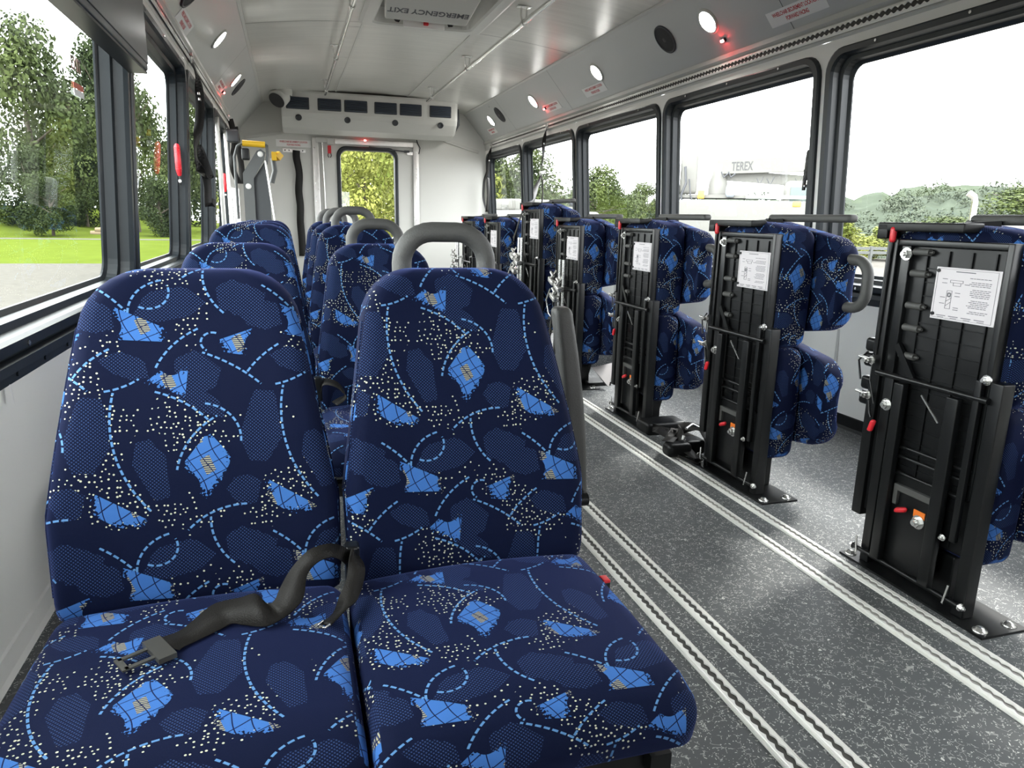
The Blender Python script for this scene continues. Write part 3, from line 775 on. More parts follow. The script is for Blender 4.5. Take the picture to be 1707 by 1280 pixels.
# ------------------------------------------------------------------ seats
def uv_back(co, n):
    if abs(n.x) > 0.75: return (co.x + (0.25 if n.x > 0 else -0.25) + co.y * (1 if n.x < 0 else 1), co.z * 1.05)
    return (co.x, co.z * 1.02 + 0.35 * co.y)
def uv_cush(co, n):
    if abs(n.x) > 0.75: return (co.y + (0.7 if n.x > 0 else -0.7), co.z)
    return (co.x, co.y * 1.05 + co.z)

BW = 0.203   # half width of one back
def back_half_width(z):
    # z from 0.375 to 0.862
    t = (z - 0.375) / 0.487
    w = BW if t < 0.30 else BW - (t - 0.30) / 0.70 * 0.058 - 0.010 * sin(pi * (t - .3) / .7) * 0
    if t < 0.30: w = BW - (0.30 - t) * 0.012
    R = 0.075; d = 0.862 - z
    if d < R: w = w - R + sqrt(max(0.0, R * R - (R - d) ** 2))
    return w
def back_lean(z):
    t = (z - 0.375) / 0.487
    return 0.045 * t + 0.105 * t ** 1.35 + (0.012 * cos(t * 2 * pi) - 0.012) * 0.6
def make_back_mb(flat=False):
    """one moulded back; x across, y depth (front at 0), z up"""
    mb = MB()
    h = 0.2435; zc = 0.375 + h
    zz = [-h, -h + 0.012, -h + 0.03] + [-h + 0.03 + (2 * h - 0.11) * i / 10 for i in range(1, 11)] + [h - 0.06, h - 0.042, h - 0.026, h - 0.014, h - 0.006, h - 0.0015, h]
    # ring cross-sections: rounded rectangle in x-y for each height
    rings = []
    nn = 9
    for z in zz:
        Z = zc + z; w = back_half_width(Z); th = 0.085
        if h - z < 0.03: th = 0.085 * (0.35 + 0.65 * sqrt(max(0.0, 1 - ((0.03 - (h - z)) / 0.03) ** 2)))
        if z + h < 0.02: th *= 0.7 + 0.3 * (z + h) / 0.02
        w = max(w, 0.03); r = min(0.026, th * 0.45)
        lp = []
        for (cxx, cyy, a0) in ((w - r, th / 2 - r, 0), (-w + r, th / 2 - r, 90), (-w + r, -th / 2 + r, 180), (w - r, -th / 2 + r, 270)):
            for i in range(4):
                a = radians(a0 + 30 * i); lp.append((cxx + r * cos(a), cyy + r * sin(a)))
            if a0 in (90,):  pass
            # fill the straight runs
            if a0 == 0:
                for i in range(1, nn): lp.append((w - r - (2 * w - 2 * r) * i / nn, th / 2))
            if a0 == 180:
                for i in range(1, nn):
                    xx_ = -w + r + (2 * w - 2 * r) * i / nn
                    dish = 0.010 * (1 - (xx_ / w) ** 2)
                    lp.append((xx_, -th / 2 + dish))
        lean = 0 if flat else back_lean(Z)
        rings.append([(x, y + lean + 0.0425, Z) for x, y in lp])
    n = len(rings[0]); vs = [p for r_ in rings for p in r_]
    mb.add(vs, [(j * n + i, j * n + (i + 1) % n, (j + 1) * n + (i + 1) % n, (j + 1) * n + i) for j in range(len(rings) - 1) for i in range(n)], True)
    mb.add(vs, [tuple(range(n))[::-1], tuple((len(rings) - 1) * n + i for i in range(n))], True)
    return mb
def cushion_fn(x, y, z):
    # y in [-.2,.2] (front negative), z in [-.06,.06]
    top = (z + 0.054) / 0.108
    crest = 0.010 * cos(x / 0.2 * pi / 2) + 0.006 * sin((y + 0.2) / 0.4 * pi)
    nose = -0.040 * max(0.0, (-y - 0.135) / 0.065) ** 2 * top
    under = 0.020 * max(0.0, (-y - 0.10) / 0.1) * (1 - top)
    wf = 1.0
    return (x * wf if abs(x) > 0 else x, y - 0.014 * top * (1 if y < -0.1 else 0), z + crest * top + nose + under)
def make_cushion_mb():
    return MB().rbox((0, 0, 0), (0.2035, 0.20, 0.054), 0.032, (8, 10, 2), cushion_fn, k=4)
def grab_handle_mb():
    pts = []
    w, h, r = 0.077, 0.0, 0.055
    pts.append((-w, -0.01, -0.075)); pts.append((-w, -0.004, -0.03))
    for i in range(8):
        a = pi - pi / 2 * i / 7; pts.append((-w + r + r * cos(a), 0, 0.0 + r * sin(a) - 0.0))
    for i in range(8):
        a = pi / 2 - pi / 2 * i / 7; pts.append((w - r + r * cos(a), 0, r * sin(a)))
    pts.append((w, -0.004, -0.03)); pts.append((w, -0.01, -0.075))
    mb = MB(); mb.tube(pts, 0.0175, 16)
    return mb

def make_bench(label, loc, with_arm):
    t = thing('double_bus_seat', label, 'seat', loc, 0, 'two place forward facing seats on the left')
    for i, x in enumerate((-0.206, 0.206)):
        mb = make_back_mb(); mb.v = [(a + x, b, c) for a, b, c in mb.v]
        bk = mb.build('backrest', FAB, t, uv_back, ((0.191, -0.613) if i == 0 else (-0.213, -0.743)))
        mb = make_cushion_mb(); mb.v = [(a + x, b - 0.170, c + 0.330) for a, b, c in mb.v]
        mb.build('seat_cushion', FAB, t, uv_cush, ((0.247, -0.148) if i == 0 else (-0.1725, -0.227)))
    # piping around the front face
        pts = []
        for k2 in range(24):
            z = 0.41 + 0.448 * k2 / 23; pts.append((x - back_half_width(min(z, 0.861)) + 0.002, back_lean(z) + 0.022, z))
        for s in (1, -1):
            MB().tube([(x + s * (p[0] - x), p[1], p[2]) for p in pts[:20]], 0.0028, 6).build('piping', FAB, bk, uv_back, (0.03, 0.02))
    h = grab_handle_mb(); h.v = [(a + 0.206, b + 0.235, c + 0.868) for a, b, c in h.v]
    g = h.build('grab_handle', DGR, t)
    for sx in (-0.077, 0.077):
        s = MB().lathe((0.206 + sx, 0.2175 + 0.0, 0.838), (0, -1, 0.1), [(-0.002, 0.0078), (0.001, 0.0078), (0.002, 0.005), (0.0005, 0.003), (0.0005, 0)], 12).build('handle_bolt', BLK, g)
    # frame: seat rails, wall bracket, aisle leg
    f = MB()
    f.box(-0.40, 0.40, -0.31, -0.275, 0.225, 0.26).box(-0.40, 0.40, -0.06, -0.025, 0.225, 0.26)
    for x in (-0.38, 0, 0.38): f.bar((x, -0.33, 0.245), (x, 0.0, 0.245), 0.03, 0.03)
    for x in (-0.30, -0.12, 0.12, 0.30): f.bar((x, 0.06, 0.25), (x, 0.17, 0.70), 0.022, 0.018, up=(0, 1, 0))
    f.box(-0.40, 0.40, 0.03, 0.07, 0.235, 0.27)
    f.build('seat_frame', BLK, t)
    for y in (-0.27, -0.04):
        MB().bar((0.22, y, 0.0), (0.22, y, 0.25), 0.035, 0.035).bar((0.22, y - 0.06, 0.004), (0.22, y + 0.06, 0.004), 0.05, 0.008).build('leg', BLK, t)
    MB().box(0.19, 0.25, -0.30, 0.02, 0.0, 0.012).build('foot_rail', BLK, t)
    if with_arm:
        a = MB(); a.rbox((0, 0, 0), (0.023, 0.022, 0.208), 0.014, (1, 1, 5), fn=lambda x, y, z: (x * (1 - 0.18 * max(0, z / .2)), y + 0.02 * (z / 0.2) ** 2, z))
        a.T = None
        a.v = [(x + 0.455 + (0.565 - z) * 0.11 + 0.0 if False else x + 0.481 + (0.0 - z) * 0.115, y + 0.275, z + 0.570) for x, y, z in a.v]
        ar = a.build('armrest', DGR, t)
        MB().cyl((0.42, 0.20, 0.40), (0.49, 0.20, 0.40), 0.014).bar((0.475, 0.20, 0.40), (0.487, 0.262, 0.42), 0.014, 0.03).build('armrest_pivot', BLK, ar)
    return t
XC = 0.0585
rows = [(1.035, 0.0, True), (2.115, 0.0, True), (2.915, 0.045, True), (3.70, 0.045, True), (4.50, 0.045, True)]
labs = ['blue patterned double seat in front, its cushions and loose belt in full view',
        'blue patterned double seat directly behind the foremost double seat',
        'blue patterned double seat third from the front on the left side',
        'blue patterned double seat fourth from the front, mostly hidden behind the third',
        'blue patterned double seat farthest back on the left, before the wheelchair lift']
b0 = make_bench(labs[0], (XC, rows[0][0], 0), True)
for (y, z, a), lb in zip(rows[1:], labs[1:]):
    c = copy_tree(b0); c.location = (XC, y, z); c['label'] = lb
# raised floor box under the rear rows
struct(MB().box(-0.55, 0.60, 2.48, 5.2, 0.0, 0.045, 0.004).build('floor_riser', FLOOR))

# ------------------------------------------------------------------ folded seats on the right
def fold_map(mb, fn): mb.v = [tuple(fn(*p)) for p in mb.v]; return mb
def uv_fold(co, n):
    if abs(n.z) > 0.75: return (co.x * 1.0 + 0.4, co.y)
    if abs(n.y) > 0.6: return (co.x + co.y * 0.0, co.z)
    return (co.y * -1 + co.x, co.z)
def placard(root, z0=0.724, z1=0.852, y0=0.012, y1=0.187):
    pc = MB().box(-0.009, -0.006, y0, y1, z0, z1).build('placard', PAPER, root)
    pc['label'] = 'white instruction placard with small diagrams and print'
    lines = MB(); rnd = random.Random(3)
    W = y1 - y0; Hh = z1 - z0
    def bar(a, b, z, h=0.0014): lines.box(-0.0096, -0.009, y1 - W * b, y1 - W * a, z - h / 2, z + h / 2)
    for cl, (a, b) in enumerate(((0.55, 0.88),)):
        z = z1 - 0.022
        while z > z0 + 0.022:
            u = a + rnd.choice((0, 0.03, 0.06))
            while u < b - 0.03:
                w = rnd.uniform(0.02, 0.06); bar(u, min(b, u + w), z); u += w + 0.012
            z -= rnd.choice((0.0042, 0.0042, 0.0042, 0.009))
    bar(0.32, 0.62, z1 - 0.009, 0.002)
    for i in range(4): bar(0.10 + 0.2 * i, 0.25 + 0.2 * i, z0 + 0.010, 0.0016)
    for i in range(4): bar(0.12 + 0.21 * i, 0.22 + 0.21 * i, z0 + 0.006, 0.0012)
    def rect(a, b, za, zb, w=0.0009):
        for zz in (za, zb): bar(a, b, zz, w)
        for aa in (a, b): lines.box(-0.0096, -0.009, y1 - W * aa - w / 2, y1 - W * aa + w / 2, za, zb)
    rect(0.22, 0.30, z0 + 0.028, z0 + 0.072); rect(0.24, 0.28, z0 + 0.058, z0 + 0.066, 0.003)
    lines.bar((-0.0093, y1 - W * .22, z0 + .045), (-0.0093, y1 - W * .30, z0 + .055), 0.0009, 0.0009).bar((-0.0093, y1 - W * .22, z0 + .034), (-0.0093, y1 - W * .30, z0 + .045), 0.0009, 0.0009)
    rect(0.25, 0.45, z0 + 0.092, z0 + 0.098); rect(0.30, 0.42, z0 + 0.085, z0 + 0.092)
    for (a, z) in ((0.12, .1), (0.12, .09), (0.48, .09), (0.12, .055), (0.12, .04), (0.35, .068), (0.35, .06), (0.35, .032), (0.35, .027)): bar(a, a + 0.08, z0 + z)
    rect(0.03, 0.955, z0 + 0.004, z1 - 0.004, 0.0006)
    lines.build('print', GRYINK, pc)
    rv = MB()
    for (yy, zz) in ((y1 - 0.007, z1 - 0.009), (y1 - 0.007, z0 + 0.012)): rv.cyl((-0.0085, yy, zz), (-0.012, yy, zz), 0.0045, n=12)
    rv.build('rivet', BLK, pc)

def nut(mb, p, d, r=0.012, L=0.012):
    p = Vector(p); d = Vector(d).normalized()
    mb.cyl(p, p + d * L * 0.25, r * 1.25, n=16); mb.cyl(p, p + d * L, r * 0.85, n=6, smooth=False); mb.cyl(p, p + d * L * 1.5, r * 0.45, n=10)

def make_fold(label, loc):
    t = thing('folded_bus_seat', label, 'folded seat', loc, 0, 'double seats folded upright along the right side')
    # floor plate
    pl = MB().box(-0.040, 0.105, -0.120, 0.345, 0.0, 0.006).build('base_plate', BLK, t)
    for (x, y) in ((-0.018, -0.095), (0.075, -0.095), (-0.018, 0.325), (0.075, 0.325)):
        MB().lathe((x, y, 0.006), (0, 0, 1), [(0, 0.017), (0.003, 0.017), (0.005, 0.011), (0.010, 0.009), (0.011, 0)], 14).build('floor_bolt', STEEL, pl)
    # pedestal: outer legs, inner uprights
    MB().box(-0.018, 0.020, -0.045, -0.012, 0.006, 0.60, 0.003).build('leg', BLK, t)
    MB().box(-0.018, 0.020, 0.262, 0.292, 0.006, 0.56, 0.003).build('leg', BLK, t)
    MB().box(-0.040, -0.020, 0.208, 0.238, 0.045, 0.545, 0.003).build('upright', BLK, t)
    MB().box(-0.040, -0.020, 0.045, 0.078, 0.045, 0.545, 0.003).build('upright', BLK, t)
    MB().cyl((-0.024, -0.02, 0.556), (-0.024, 0.315, 0.556), 0.008).build('top_crossbar', BLK, t)
    c = MB().cyl((-0.026, -0.04, 0.040), (-0.026, 0.31, 0.040), 0.007).build('bottom_crossbar', BLK, t)
    nb = MB(); nut(nb, (-0.026, 0.31, 0.040), (0, 1, 0), 0.008, 0.01); nb.build('end_nut', STEEL, c); nb = MB(); nut(nb, (-0.026, -0.04, 0.040), (0, -1, 0), 0.008, 0.01); nb.build('end_nut', STEEL, c); nb = MB()
    nb.tube([(-0.035, 0.29, 0.03), (-0.03, 0.30, 0.075)], 0.003, 6).build('cotter_pin', STEEL, c); nb = MB().tube([(-0.035, 0.0, 0.03), (-0.03, -0.005, 0.080)], 0.003, 6); nb.build('cotter_pin', STEEL, c)
    MB().box(-0.012, -0.002, 0.06, 0.25, 0.06, 0.30).build('backing_plate', BLK, t)
    # bracket channel, lower cross members
    MB().box(-0.022, -0.012, 0.075, 0.205, 0.255, 0.272).box(-0.022, -0.012, 0.075, 0.088, 0.215, 0.255).box(-0.022, -0.012, 0.192, 0.205, 0.215, 0.255).build('latch_bracket', mat('worn_steel', (0.10, 0.10, 0.095), 0.5, metal=0.4), t)
    for z in (0.300, 0.345, 0.372): MB().cyl((-0.010, 0.0, z), (-0.010, 0.29, z), 0.0055).build('cross_rod', BLK, t)
    # seat pans
    pan = MB().box(0.0, 0.018, 0.0, 0.345, 0.150, 0.900, 0.004)
    for z in [0.18 + 0.035 * i for i in range(20)]: pan.box(-0.003, 0.001, 0.035, 0.225, z - 0.0012, z + 0.0012)
    for y in (0.035, 0.098, 0.162, 0.225): pan.box(-0.005, 0.001, y - 0.0015, y + 0.0015, 0.16, 0.89)
    pan.build('seat_pan', BLKM, t)
    # perimeter frame of the seat
    fr = MB()
    fr.box(-0.012, 0.022, 0.318, 0.352, 0.130, 0.915, 0.003)
    fr.box(-0.010, 0.022, -0.006, 0.010, 0.300, 0.915, 0.003)
    fr.box(-0.008, 0.022, 0.0, 0.35, 0.898, 0.915, 0.003)
    fr.box(-0.030, 0.010, 0.225, 0.250, 0.55, 0.90, 0.003) if False else None
    fr.box(-0.014, 0.006, 0.272, 0.300, 0.56, 0.90, 0.003)
    fr.bar((-0.012, 0.27, 0.64), (-0.016, 0.20, 0.553), 0.010, 0.018)
    fr.build('seat_frame', BLK, t)
    MB().box(-0.030, -0.016, 0.000, 0.016, 0.19, 0.60, 0.002).build('gas_strut', BLK, t)
    for z in (0.885, 0.830, 0.747, 0.689, 0.615):
        MB().cyl((-0.008, 0.215, z), (-0.008, 0.262, z), 0.009).cyl((-0.008, 0.205, z), (-0.008, 0.215, z), 0.004, n=8).build('roller', DGR, t)
    for (p_, d_, r_, L_) in (((-0.014, 0.280, 0.878), (-1, 0, 0), 0.0135, 0.012), ((-0.030, 0.330, 0.586), (-1, 0.2, 0), 0.010, 0.016), ((-0.030, 0.326, 0.488), (-1, 0.2, 0), 0.010, 0.016),
                             ((-0.018, 0.272, 0.474), (-1, 0, 0), 0.0135, 0.012), ((-0.014, 0.000, 0.602), (-1, 0, 0), 0.010, 0.012), ((-0.030, 0.032, 0.192), (-1, 0, 0), 0.007, 0.008)):
        bb = MB(); nut(bb, p_, d_, r_, L_)
        if p_[1] > 0.32: bb.cyl((p_[0] - 0.004, p_[1] + 0.045, p_[2] + 0.004), p_, 0.004, n=8)
        bb.build('bolt', STEEL, t)
    MB().bar((-0.043, 0.145, 0.532), (-0.043, 0.085, 0.475), 0.004, 0.004).build('bright_pin', STEEL, t)
    lv = MB().tube([(-0.014, 0.338, 0.60), (-0.016, 0.335, 0.80), (-0.016, 0.333, 0.92)], 0.0045, 8).build('release_lever', BLK, t)
    g = MB().rbox((-0.016, 0.333, 0.926), (0.008, 0.008, 0.021), 0.0078, (1, 1, 1)).build('lever_grip', RED, lv)
    lv = MB().tube([(-0.035, 0.32, 0.475), (-0.036, 0.31, 0.44), (-0.036, 0.303, 0.43)], 0.004, 8).tube([(-0.02, 0.34, 0.60), (-0.03, 0.33, 0.53), (-0.036, 0.30, 0.47)], 0.002, 6).build('release_cable', BLK, t)
    MB().rbox((-0.036, 0.296, 0.408), (0.007, 0.008, 0.018), 0.0068, (1, 1, 1), fn=lambda x, y, z: (x, y + z * -0.3, z)).build('lever_grip', RED, lv)
    kb = MB(); nut(kb, (-0.014, 0.120, 0.193), (-1, 0, 0), 0.015, 0.014); kb = kb.build('latch_bolt', STEEL, t)
    MB().rbox((-0.030, 0.166, 0.210), (0.008, 0.018, 0.008), 0.0078, (1, 1, 1), fn=lambda x, y, z: (x, y, z + y * -0.4)).build('latch_knob', RED, kb)
    MB().box(-0.0145, -0.012, 0.105, 0.140, 0.203, 0.222).build('caution_tab', ORG, kb)
    # cushions, fabric: top one is the aisle place
    for i, (za, zb) in enumerate(((0.125, 0.527), (0.529, 0.932))):
        mb = MB().rbox((0.078, 0.172, (za + zb) / 2), (0.060, 0.208, (zb - za) / 2), 0.036, (2, 6, 8),
                       fn=lambda x, y, z: (x + 0.008 * cos(z / 0.2 * 1.5) * (1 if x > 0 else 0), y, z + (0.022 * sin(max(0, min(1, (y + 0.19) / 0.38)) * pi) if (z > 0.15 and i == 1) else 0)), k=3)
        mb.build('seat_cushion', FAB, t, uv_fold, (0.1 + 0.3 * i, 0.05 * i))
    # backs folded onto the cushions, heads pointing to the front of the bus
    for i, zc in enumerate((0.345, 0.752)):
        mb = make_back_mb(flat=True)
        L = 0.49
        fold_map(mb, lambda x, y, z: (0.232 - y, 0.345 - (z - 0.375), zc + x))
        mb.f = [f[::-1] for f in mb.f] if False else mb.f
        mb.build('backrest', FAB, t, uv_fold, (0.3 + 0.2 * i, 0.2 * i))
    h = grab_handle_mb()
    fold_map(h, lambda x, y, z: (0.192 + y, -0.150 - z - 0.010, 0.762 + x))
    h.build('grab_handle', DGR, t)
    # armrest of the aisle place lies on top
    a = MB().rbox((0.16, 0.045, 0.968), (0.020, 0.205, 0.013), 0.011, (1, 4, 1), k=2)
    ar = a.build('armrest', DGR, t)
    MB().box(-0.02, 0.045, 0.12, 0.385, 0.935, 0.958, 0.004).box(-0.02, 0.045, 0.35, 0.385, 0.915, 0.955, 0.003).bar((0.04, 0.24, 0.948), (0.14, 0.16, 0.958), 0.03, 0.016).build('top_channel', BLKM, t)
    MB().cyl((0.13, 0.24, 0.955), (0.19, 0.24, 0.955), 0.012).build('armrest_pivot', BLK, ar)
    # wall-side foot folded behind: ribbed rubber foot blocks and wall hinge arm
    for z in (0.612, 0.568, 0.500, 0.455):
        MB().rbox((0.075, 0.405, z), (0.038, 0.030, 0.020), 0.010, (1, 1, 1), k=2).build('rubber_foot', BLKM, t)
    MB().tube([(0.0, 0.38, 0.60), (0.0, 0.41, 0.57), (-0.01, 0.385, 0.52)], 0.003, 6).build('cable', BLK, t)
    MB().prism([(0.02, 0.006), (0.10, 0.006), (0.16, 0.24), (0.12, 0.24), (0.10, 0.10)], 'y', 0.06, 0.14).build('pedestal_gusset', BLK, t)
    MB().box(0.02, 0.10, 0.03, 0.28, 0.006, 0.13, 0.004).build('pedestal', BLK, t)
    placard(t)
    return t
X0 = 1.555
fl = ['folded double seat nearest the camera at the right edge, large white placard facing out',
      'second folded double seat from the right edge, grey handle standing clear against the pale wall',
      'third folded double seat from the right edge, narrow placard below red lever',
      'fourth folded double seat from the right edge, silver belt fittings hung on it',
      'raised folded double seat standing taller than its neighbours, black strap in front',
      'folded double seat beyond the raised one, second from the rear wall',
      'rearmost folded double seat, partly behind the grey handle of the front seat']
fy = [(1.212, 0), (2.045, 0), (2.885, 0), (3.745, 0.0), (4.43, 0.095), (5.42, 0.0), (6.22, 0.0)]
f0 = make_fold(fl[0], (X0, fy[0][0], 0))
for (y, z), lb in zip(fy[1:], fl[1:]):
    c = copy_tree(f0); c.location = (X0, y, z); c['label'] = lb
struct(MB().box(1.50, XR(0) - .012, 4.22, 5.05, 0.0, 0.095, 0.004).build('floor_wheel_housing', FLOOR))
#PART2
# ------------------------------------------------------------------ loose belts, straps and fittings
def smooth(pts, n=6):
    """Catmull-Rom through points"""
    P_ = [Vector(p) for p in pts]; out = []
    for i in range(len(P_) - 1):
        a = P_[max(i - 1, 0)]; b = P_[i]; c = P_[i + 1]; d = P_[min(i + 2, len(P_) - 1)]
        for k2 in range(n):
            t2 = k2 / n
            out.append(0.5 * ((2 * b) + (c - a) * t2 + (2 * a - 5 * b + 4 * c - d) * t2 * t2 + (3 * b - a - 3 * c + d) * t2 ** 3))
    out.append(P_[-1]); return out
def strap_mb(pts, wid, w, n=6, th=0.0016):
    return MB().ribbon(smooth(pts, n), smooth(wid, n), w, th)

t = thing('seat_belt', 'dark lap belt with metal tongue lying across the front left seat cushion', 'seat belt', (0, 0, 0))
UE = [(0.063, 1.00, 0.440), (0.061, 0.99, 0.466), (0.046, 0.985, 0.480), (0.029, 0.975, 0.488), (0.003, 0.962, 0.487), (-0.021, 0.950, 0.468), (-0.037, 0.945, 0.443), (-0.044, 0.940, 0.430), (-0.054, 0.942, 0.424),
      (-0.069, 0.954, 0.435), (-0.090, 0.962, 0.428), (-0.120, 0.971, 0.420), (-0.137, 0.968, 0.413), (-0.164, 0.936, 0.406), (-0.186, 0.916, 0.410), (-0.193, 0.907, 0.409)]
LE = [(0.058, 1.00, 0.420), (0.056, 0.990, 0.443), (0.043, 0.972, 0.465), (0.031, 0.960, 0.474), (0.014, 0.950, 0.473), (0.000, 0.945, 0.459), (-0.006, 0.935, 0.432), (-0.019, 0.925, 0.420), (-0.036, 0.925, 0.408),
      (-0.058, 0.917, 0.405), (-0.086, 0.930, 0.404), (-0.101, 0.936, 0.405), (-0.113, 0.929, 0.404), (-0.141, 0.908, 0.404), (-0.157, 0.895, 0.405), (-0.161, 0.889, 0.405)]
us, ls = smooth(UE, 5), smooth(LE, 5); mb = MB(); vs = []
for a_, b_ in zip(us, ls): vs += [a_, b_, b_ + Vector((0.0004, 0.0006, -0.0014)), a_ + Vector((0.0004, 0.0006, -0.0014))]
mb.add(vs, [(j * 4 + i, j * 4 + (i + 1) % 4, (j + 1) * 4 + (i + 1) % 4, (j + 1) * 4 + i) for j in range(len(us) - 1) for i in range(4)] + [(3, 2, 1, 0)], True)
mb.build('webbing', BELTB, t)
tg = MB(); d = Vector((-0.85, -0.50, 0)).normalized(); qn = Vector((-0.5, 0.86, 0)); c0 = Vector((-0.184, 0.893, 0.407))
tg.bar(c0 - qn * 0.027, c0 + qn * 0.027, 0.022, 0.007, up=(0, 0, 1))
for sg in (-1, 1): tg.bar(c0 + qn * sg * 0.012 + d * 0.008, c0 + qn * sg * 0.012 + d * 0.045, 0.006, 0.0025)
tg.bar(c0 + d * 0.045 - qn * 0.015, c0 + d * 0.045 + qn * 0.015, 0.008, 0.0025)
tg.build('tongue', mat('dark_worn_steel', (0.12, 0.115, 0.10), 0.38, metal=0.7), t)
MB().rbox((0.067, 1.012, 0.432), (0.011, 0.013, 0.034), 0.005, (1, 1, 2)).build('belt_anchor', BLK, t)
t = thing('seat_belt', 'short twisted lap belt end hanging between the two front seat cushions', 'seat belt', (0, 0, 0))
strap_mb([(0.068, 0.995, 0.462), (0.070, 0.975, 0.440), (0.060, 0.955, 0.418), (0.040, 0.930, 0.402), (0.020, 0.912, 0.398)],
         [(0, 1, 0.3), (0.5, 0.6, 0.5), (0.9, 0.3, 0.1), (0.6, -0.5, 0.5), (0.7, -0.6, 0.3)], 0.026, 6, 0.003).build('webbing', BELTB, t)
MB().tube([(0.018, 0.918, 0.400), (0.008, 0.900, 0.402), (0.02, 0.895, 0.402), (0.03, 0.908, 0.401)], 0.0018, 6).build('buckle_wire', STEEL, t)
t = thing('seat_belt', 'dark lap belt buckle upright between the seats of the second row', 'seat belt', (0, 0, 0))
strap_mb([(0.062, 2.09, 0.44), (0.075, 2.07, 0.475), (0.11, 2.05, 0.47), (0.13, 2.04, 0.44), (0.10, 2.03, 0.42)], [(0, 1, 0.2)] * 5, 0.04).build('webbing', BELTB, t)
MB().rbox((0.058, 2.08, 0.455), (0.011, 0.014, 0.036), 0.005, (1, 1, 2)).build('buckle', BLK, t)
t = thing('seat_belt', 'red edged black belt buckle beside the aisle end of the front cushion', 'seat belt', (0.476, 0.985, 0.352))
MB().rbox((0, 0, 0), (0.008, 0.012, 0.012), 0.005, (1, 1, 1)).build('buckle', BLK, t)
MB().rbox((0, -0.002, 0.012), (0.007, 0.010, 0.003), 0.0025, (1, 1, 1)).build('release_button', RED, t)

def hang(label, pts, wd, w, hook, mk=None):
    t = thing('hanging_strap', label, 'strap')
    strap_mb(pts, wd, w).build('webbing', BELT, t)
    h = MB(); hx_, hy_, hz_ = hook
    h.box(hx_ - 0.012, hx_ + 0.012, hy_ - 0.03, hy_ + 0.03, hz_ - 0.012, hz_ + 0.012, 0.004).tube([(hx_, hy_ - 0.015, hz_ - 0.01), (hx_, hy_ - 0.02, hz_ - 0.04), (hx_, hy_ + 0.02, hz_ - 0.04), (hx_, hy_ + 0.015, hz_ - 0.01)], 0.004, 8)
    h.build('track_fitting', STEEL, t)
    if mk:
        b = MB()
        for p in mk: b.rbox(p, (0.006, 0.022, 0.008), 0.003, (1, 1, 1))
        b.build('adjuster', STEEL, t)
    return t
Yw = (0.25, 1, 0)
hang('long doubled black strap hanging from the left overhead track before the third window',
     [(-0.475, 4.62, 1.775), (-0.455, 4.62, 1.70), (-0.450, 4.64, 1.60), (-0.455, 4.58, 1.45), (-0.470, 4.44, 1.32), (-0.47, 4.42, 1.22), (-0.45, 4.55, 1.15), (-0.43, 4.66, 1.15), (-0.45, 4.58, 1.24), (-0.46, 4.50, 1.30),
      (-0.45, 4.56, 1.22), (-0.44, 4.60, 1.10), (-0.44, 4.56, 1.00), (-0.43, 4.62, 0.985), (-0.425, 4.66, 1.03)],
     [Yw, Yw, (1, .3, 0), (.9, .5, .2), Yw, Yw, (.6, .7, -.5), (.5, .2, .8), (1, 0.2, .3), Yw, (1, .2, .1), (.8, .6, 0), (.7, .7, 0), (.7, .7, 0), (.7, .7, 0)], 0.048,
     (XL(1.79) + 0.022, 4.60, 1.80), [(-0.45, 4.62, 1.60), (-0.448, 4.62, 1.57)])
hang('shorter black strap cluster hanging from the left overhead track near the lift',
     [(-0.465, 7.3, 1.78), (-0.45, 7.3, 1.70), (-0.44, 7.25, 1.55), (-0.46, 7.1, 1.38), (-0.44, 7.2, 1.26), (-0.41, 7.4, 1.22), (-0.40, 7.45, 1.35), (-0.42, 7.4, 1.60), (-0.43, 7.35, 1.72)],
     [(1, .3, 0)] * 9, 0.052, (XL(1.79) + 0.022, 7.28, 1.80), [(-0.44, 7.25, 1.62), (-0.44, 7.24, 1.58)])
hang('thin black belt hanging from the right overhead track down to the raised folded seat',
     [(2.355, 6.62, 1.775), (2.35, 6.66, 1.66), (2.345, 6.66, 1.52), (2.34, 6.70, 1.36), (2.14, 6.25, 1.21), (1.92, 5.65, 1.10), (1.70, 5.05, 1.055), (1.60, 4.90, 1.04), (1.548, 4.82, 0.97), (1.535, 4.90, 0.85), (1.535, 4.95, 0.80)],
     [Yw, (1, .2, 0), (.8, .8, 0), (.2, 1, 0), (0, 1, .3), (0.2, .8, .5), (0.2, .7, .6), (.1, 1, 0), (.1, 1, 0), (.1, 1, 0), (0, 1, 0)], 0.040,
     (XR(1.79) - 0.022, 6.62, 1.80), [(2.345, 6.66, 1.64), (2.34, 6.69, 1.38)])
hang('thin dark cord hanging in front of the second right rear window to the seat top',
     [(2.34, 6.69, 1.36), (2.30, 6.52, 1.25), (2.20, 6.25, 1.08), (2.10, 6.05, 1.00)], [(0, 1, 0.2)] * 4, 0.016, (2.34, 6.69, 1.38))
hang('looped black belt hanging beside the rear right corner',
     [(2.36, 8.58, 1.775), (2.355, 8.66, 1.66), (2.35, 8.70, 1.50), (2.33, 8.78, 1.38), (2.33, 8.80, 1.18), (2.35, 8.72, 1.03), (2.33, 8.62, 1.06), (2.34, 8.60, 1.28), (2.35, 8.66, 1.42)],
     [Yw, (1, .2, 0), (.9, .4, 0), (.8, .6, 0), (.8, .6, 0), (.6, .8, 0), (.8, .5, 0), (.8, .6, 0), (.8, .6, 0)], 0.045, (XR(1.79) - 0.022, 8.58, 1.80), [(2.355, 8.67, 1.62)])
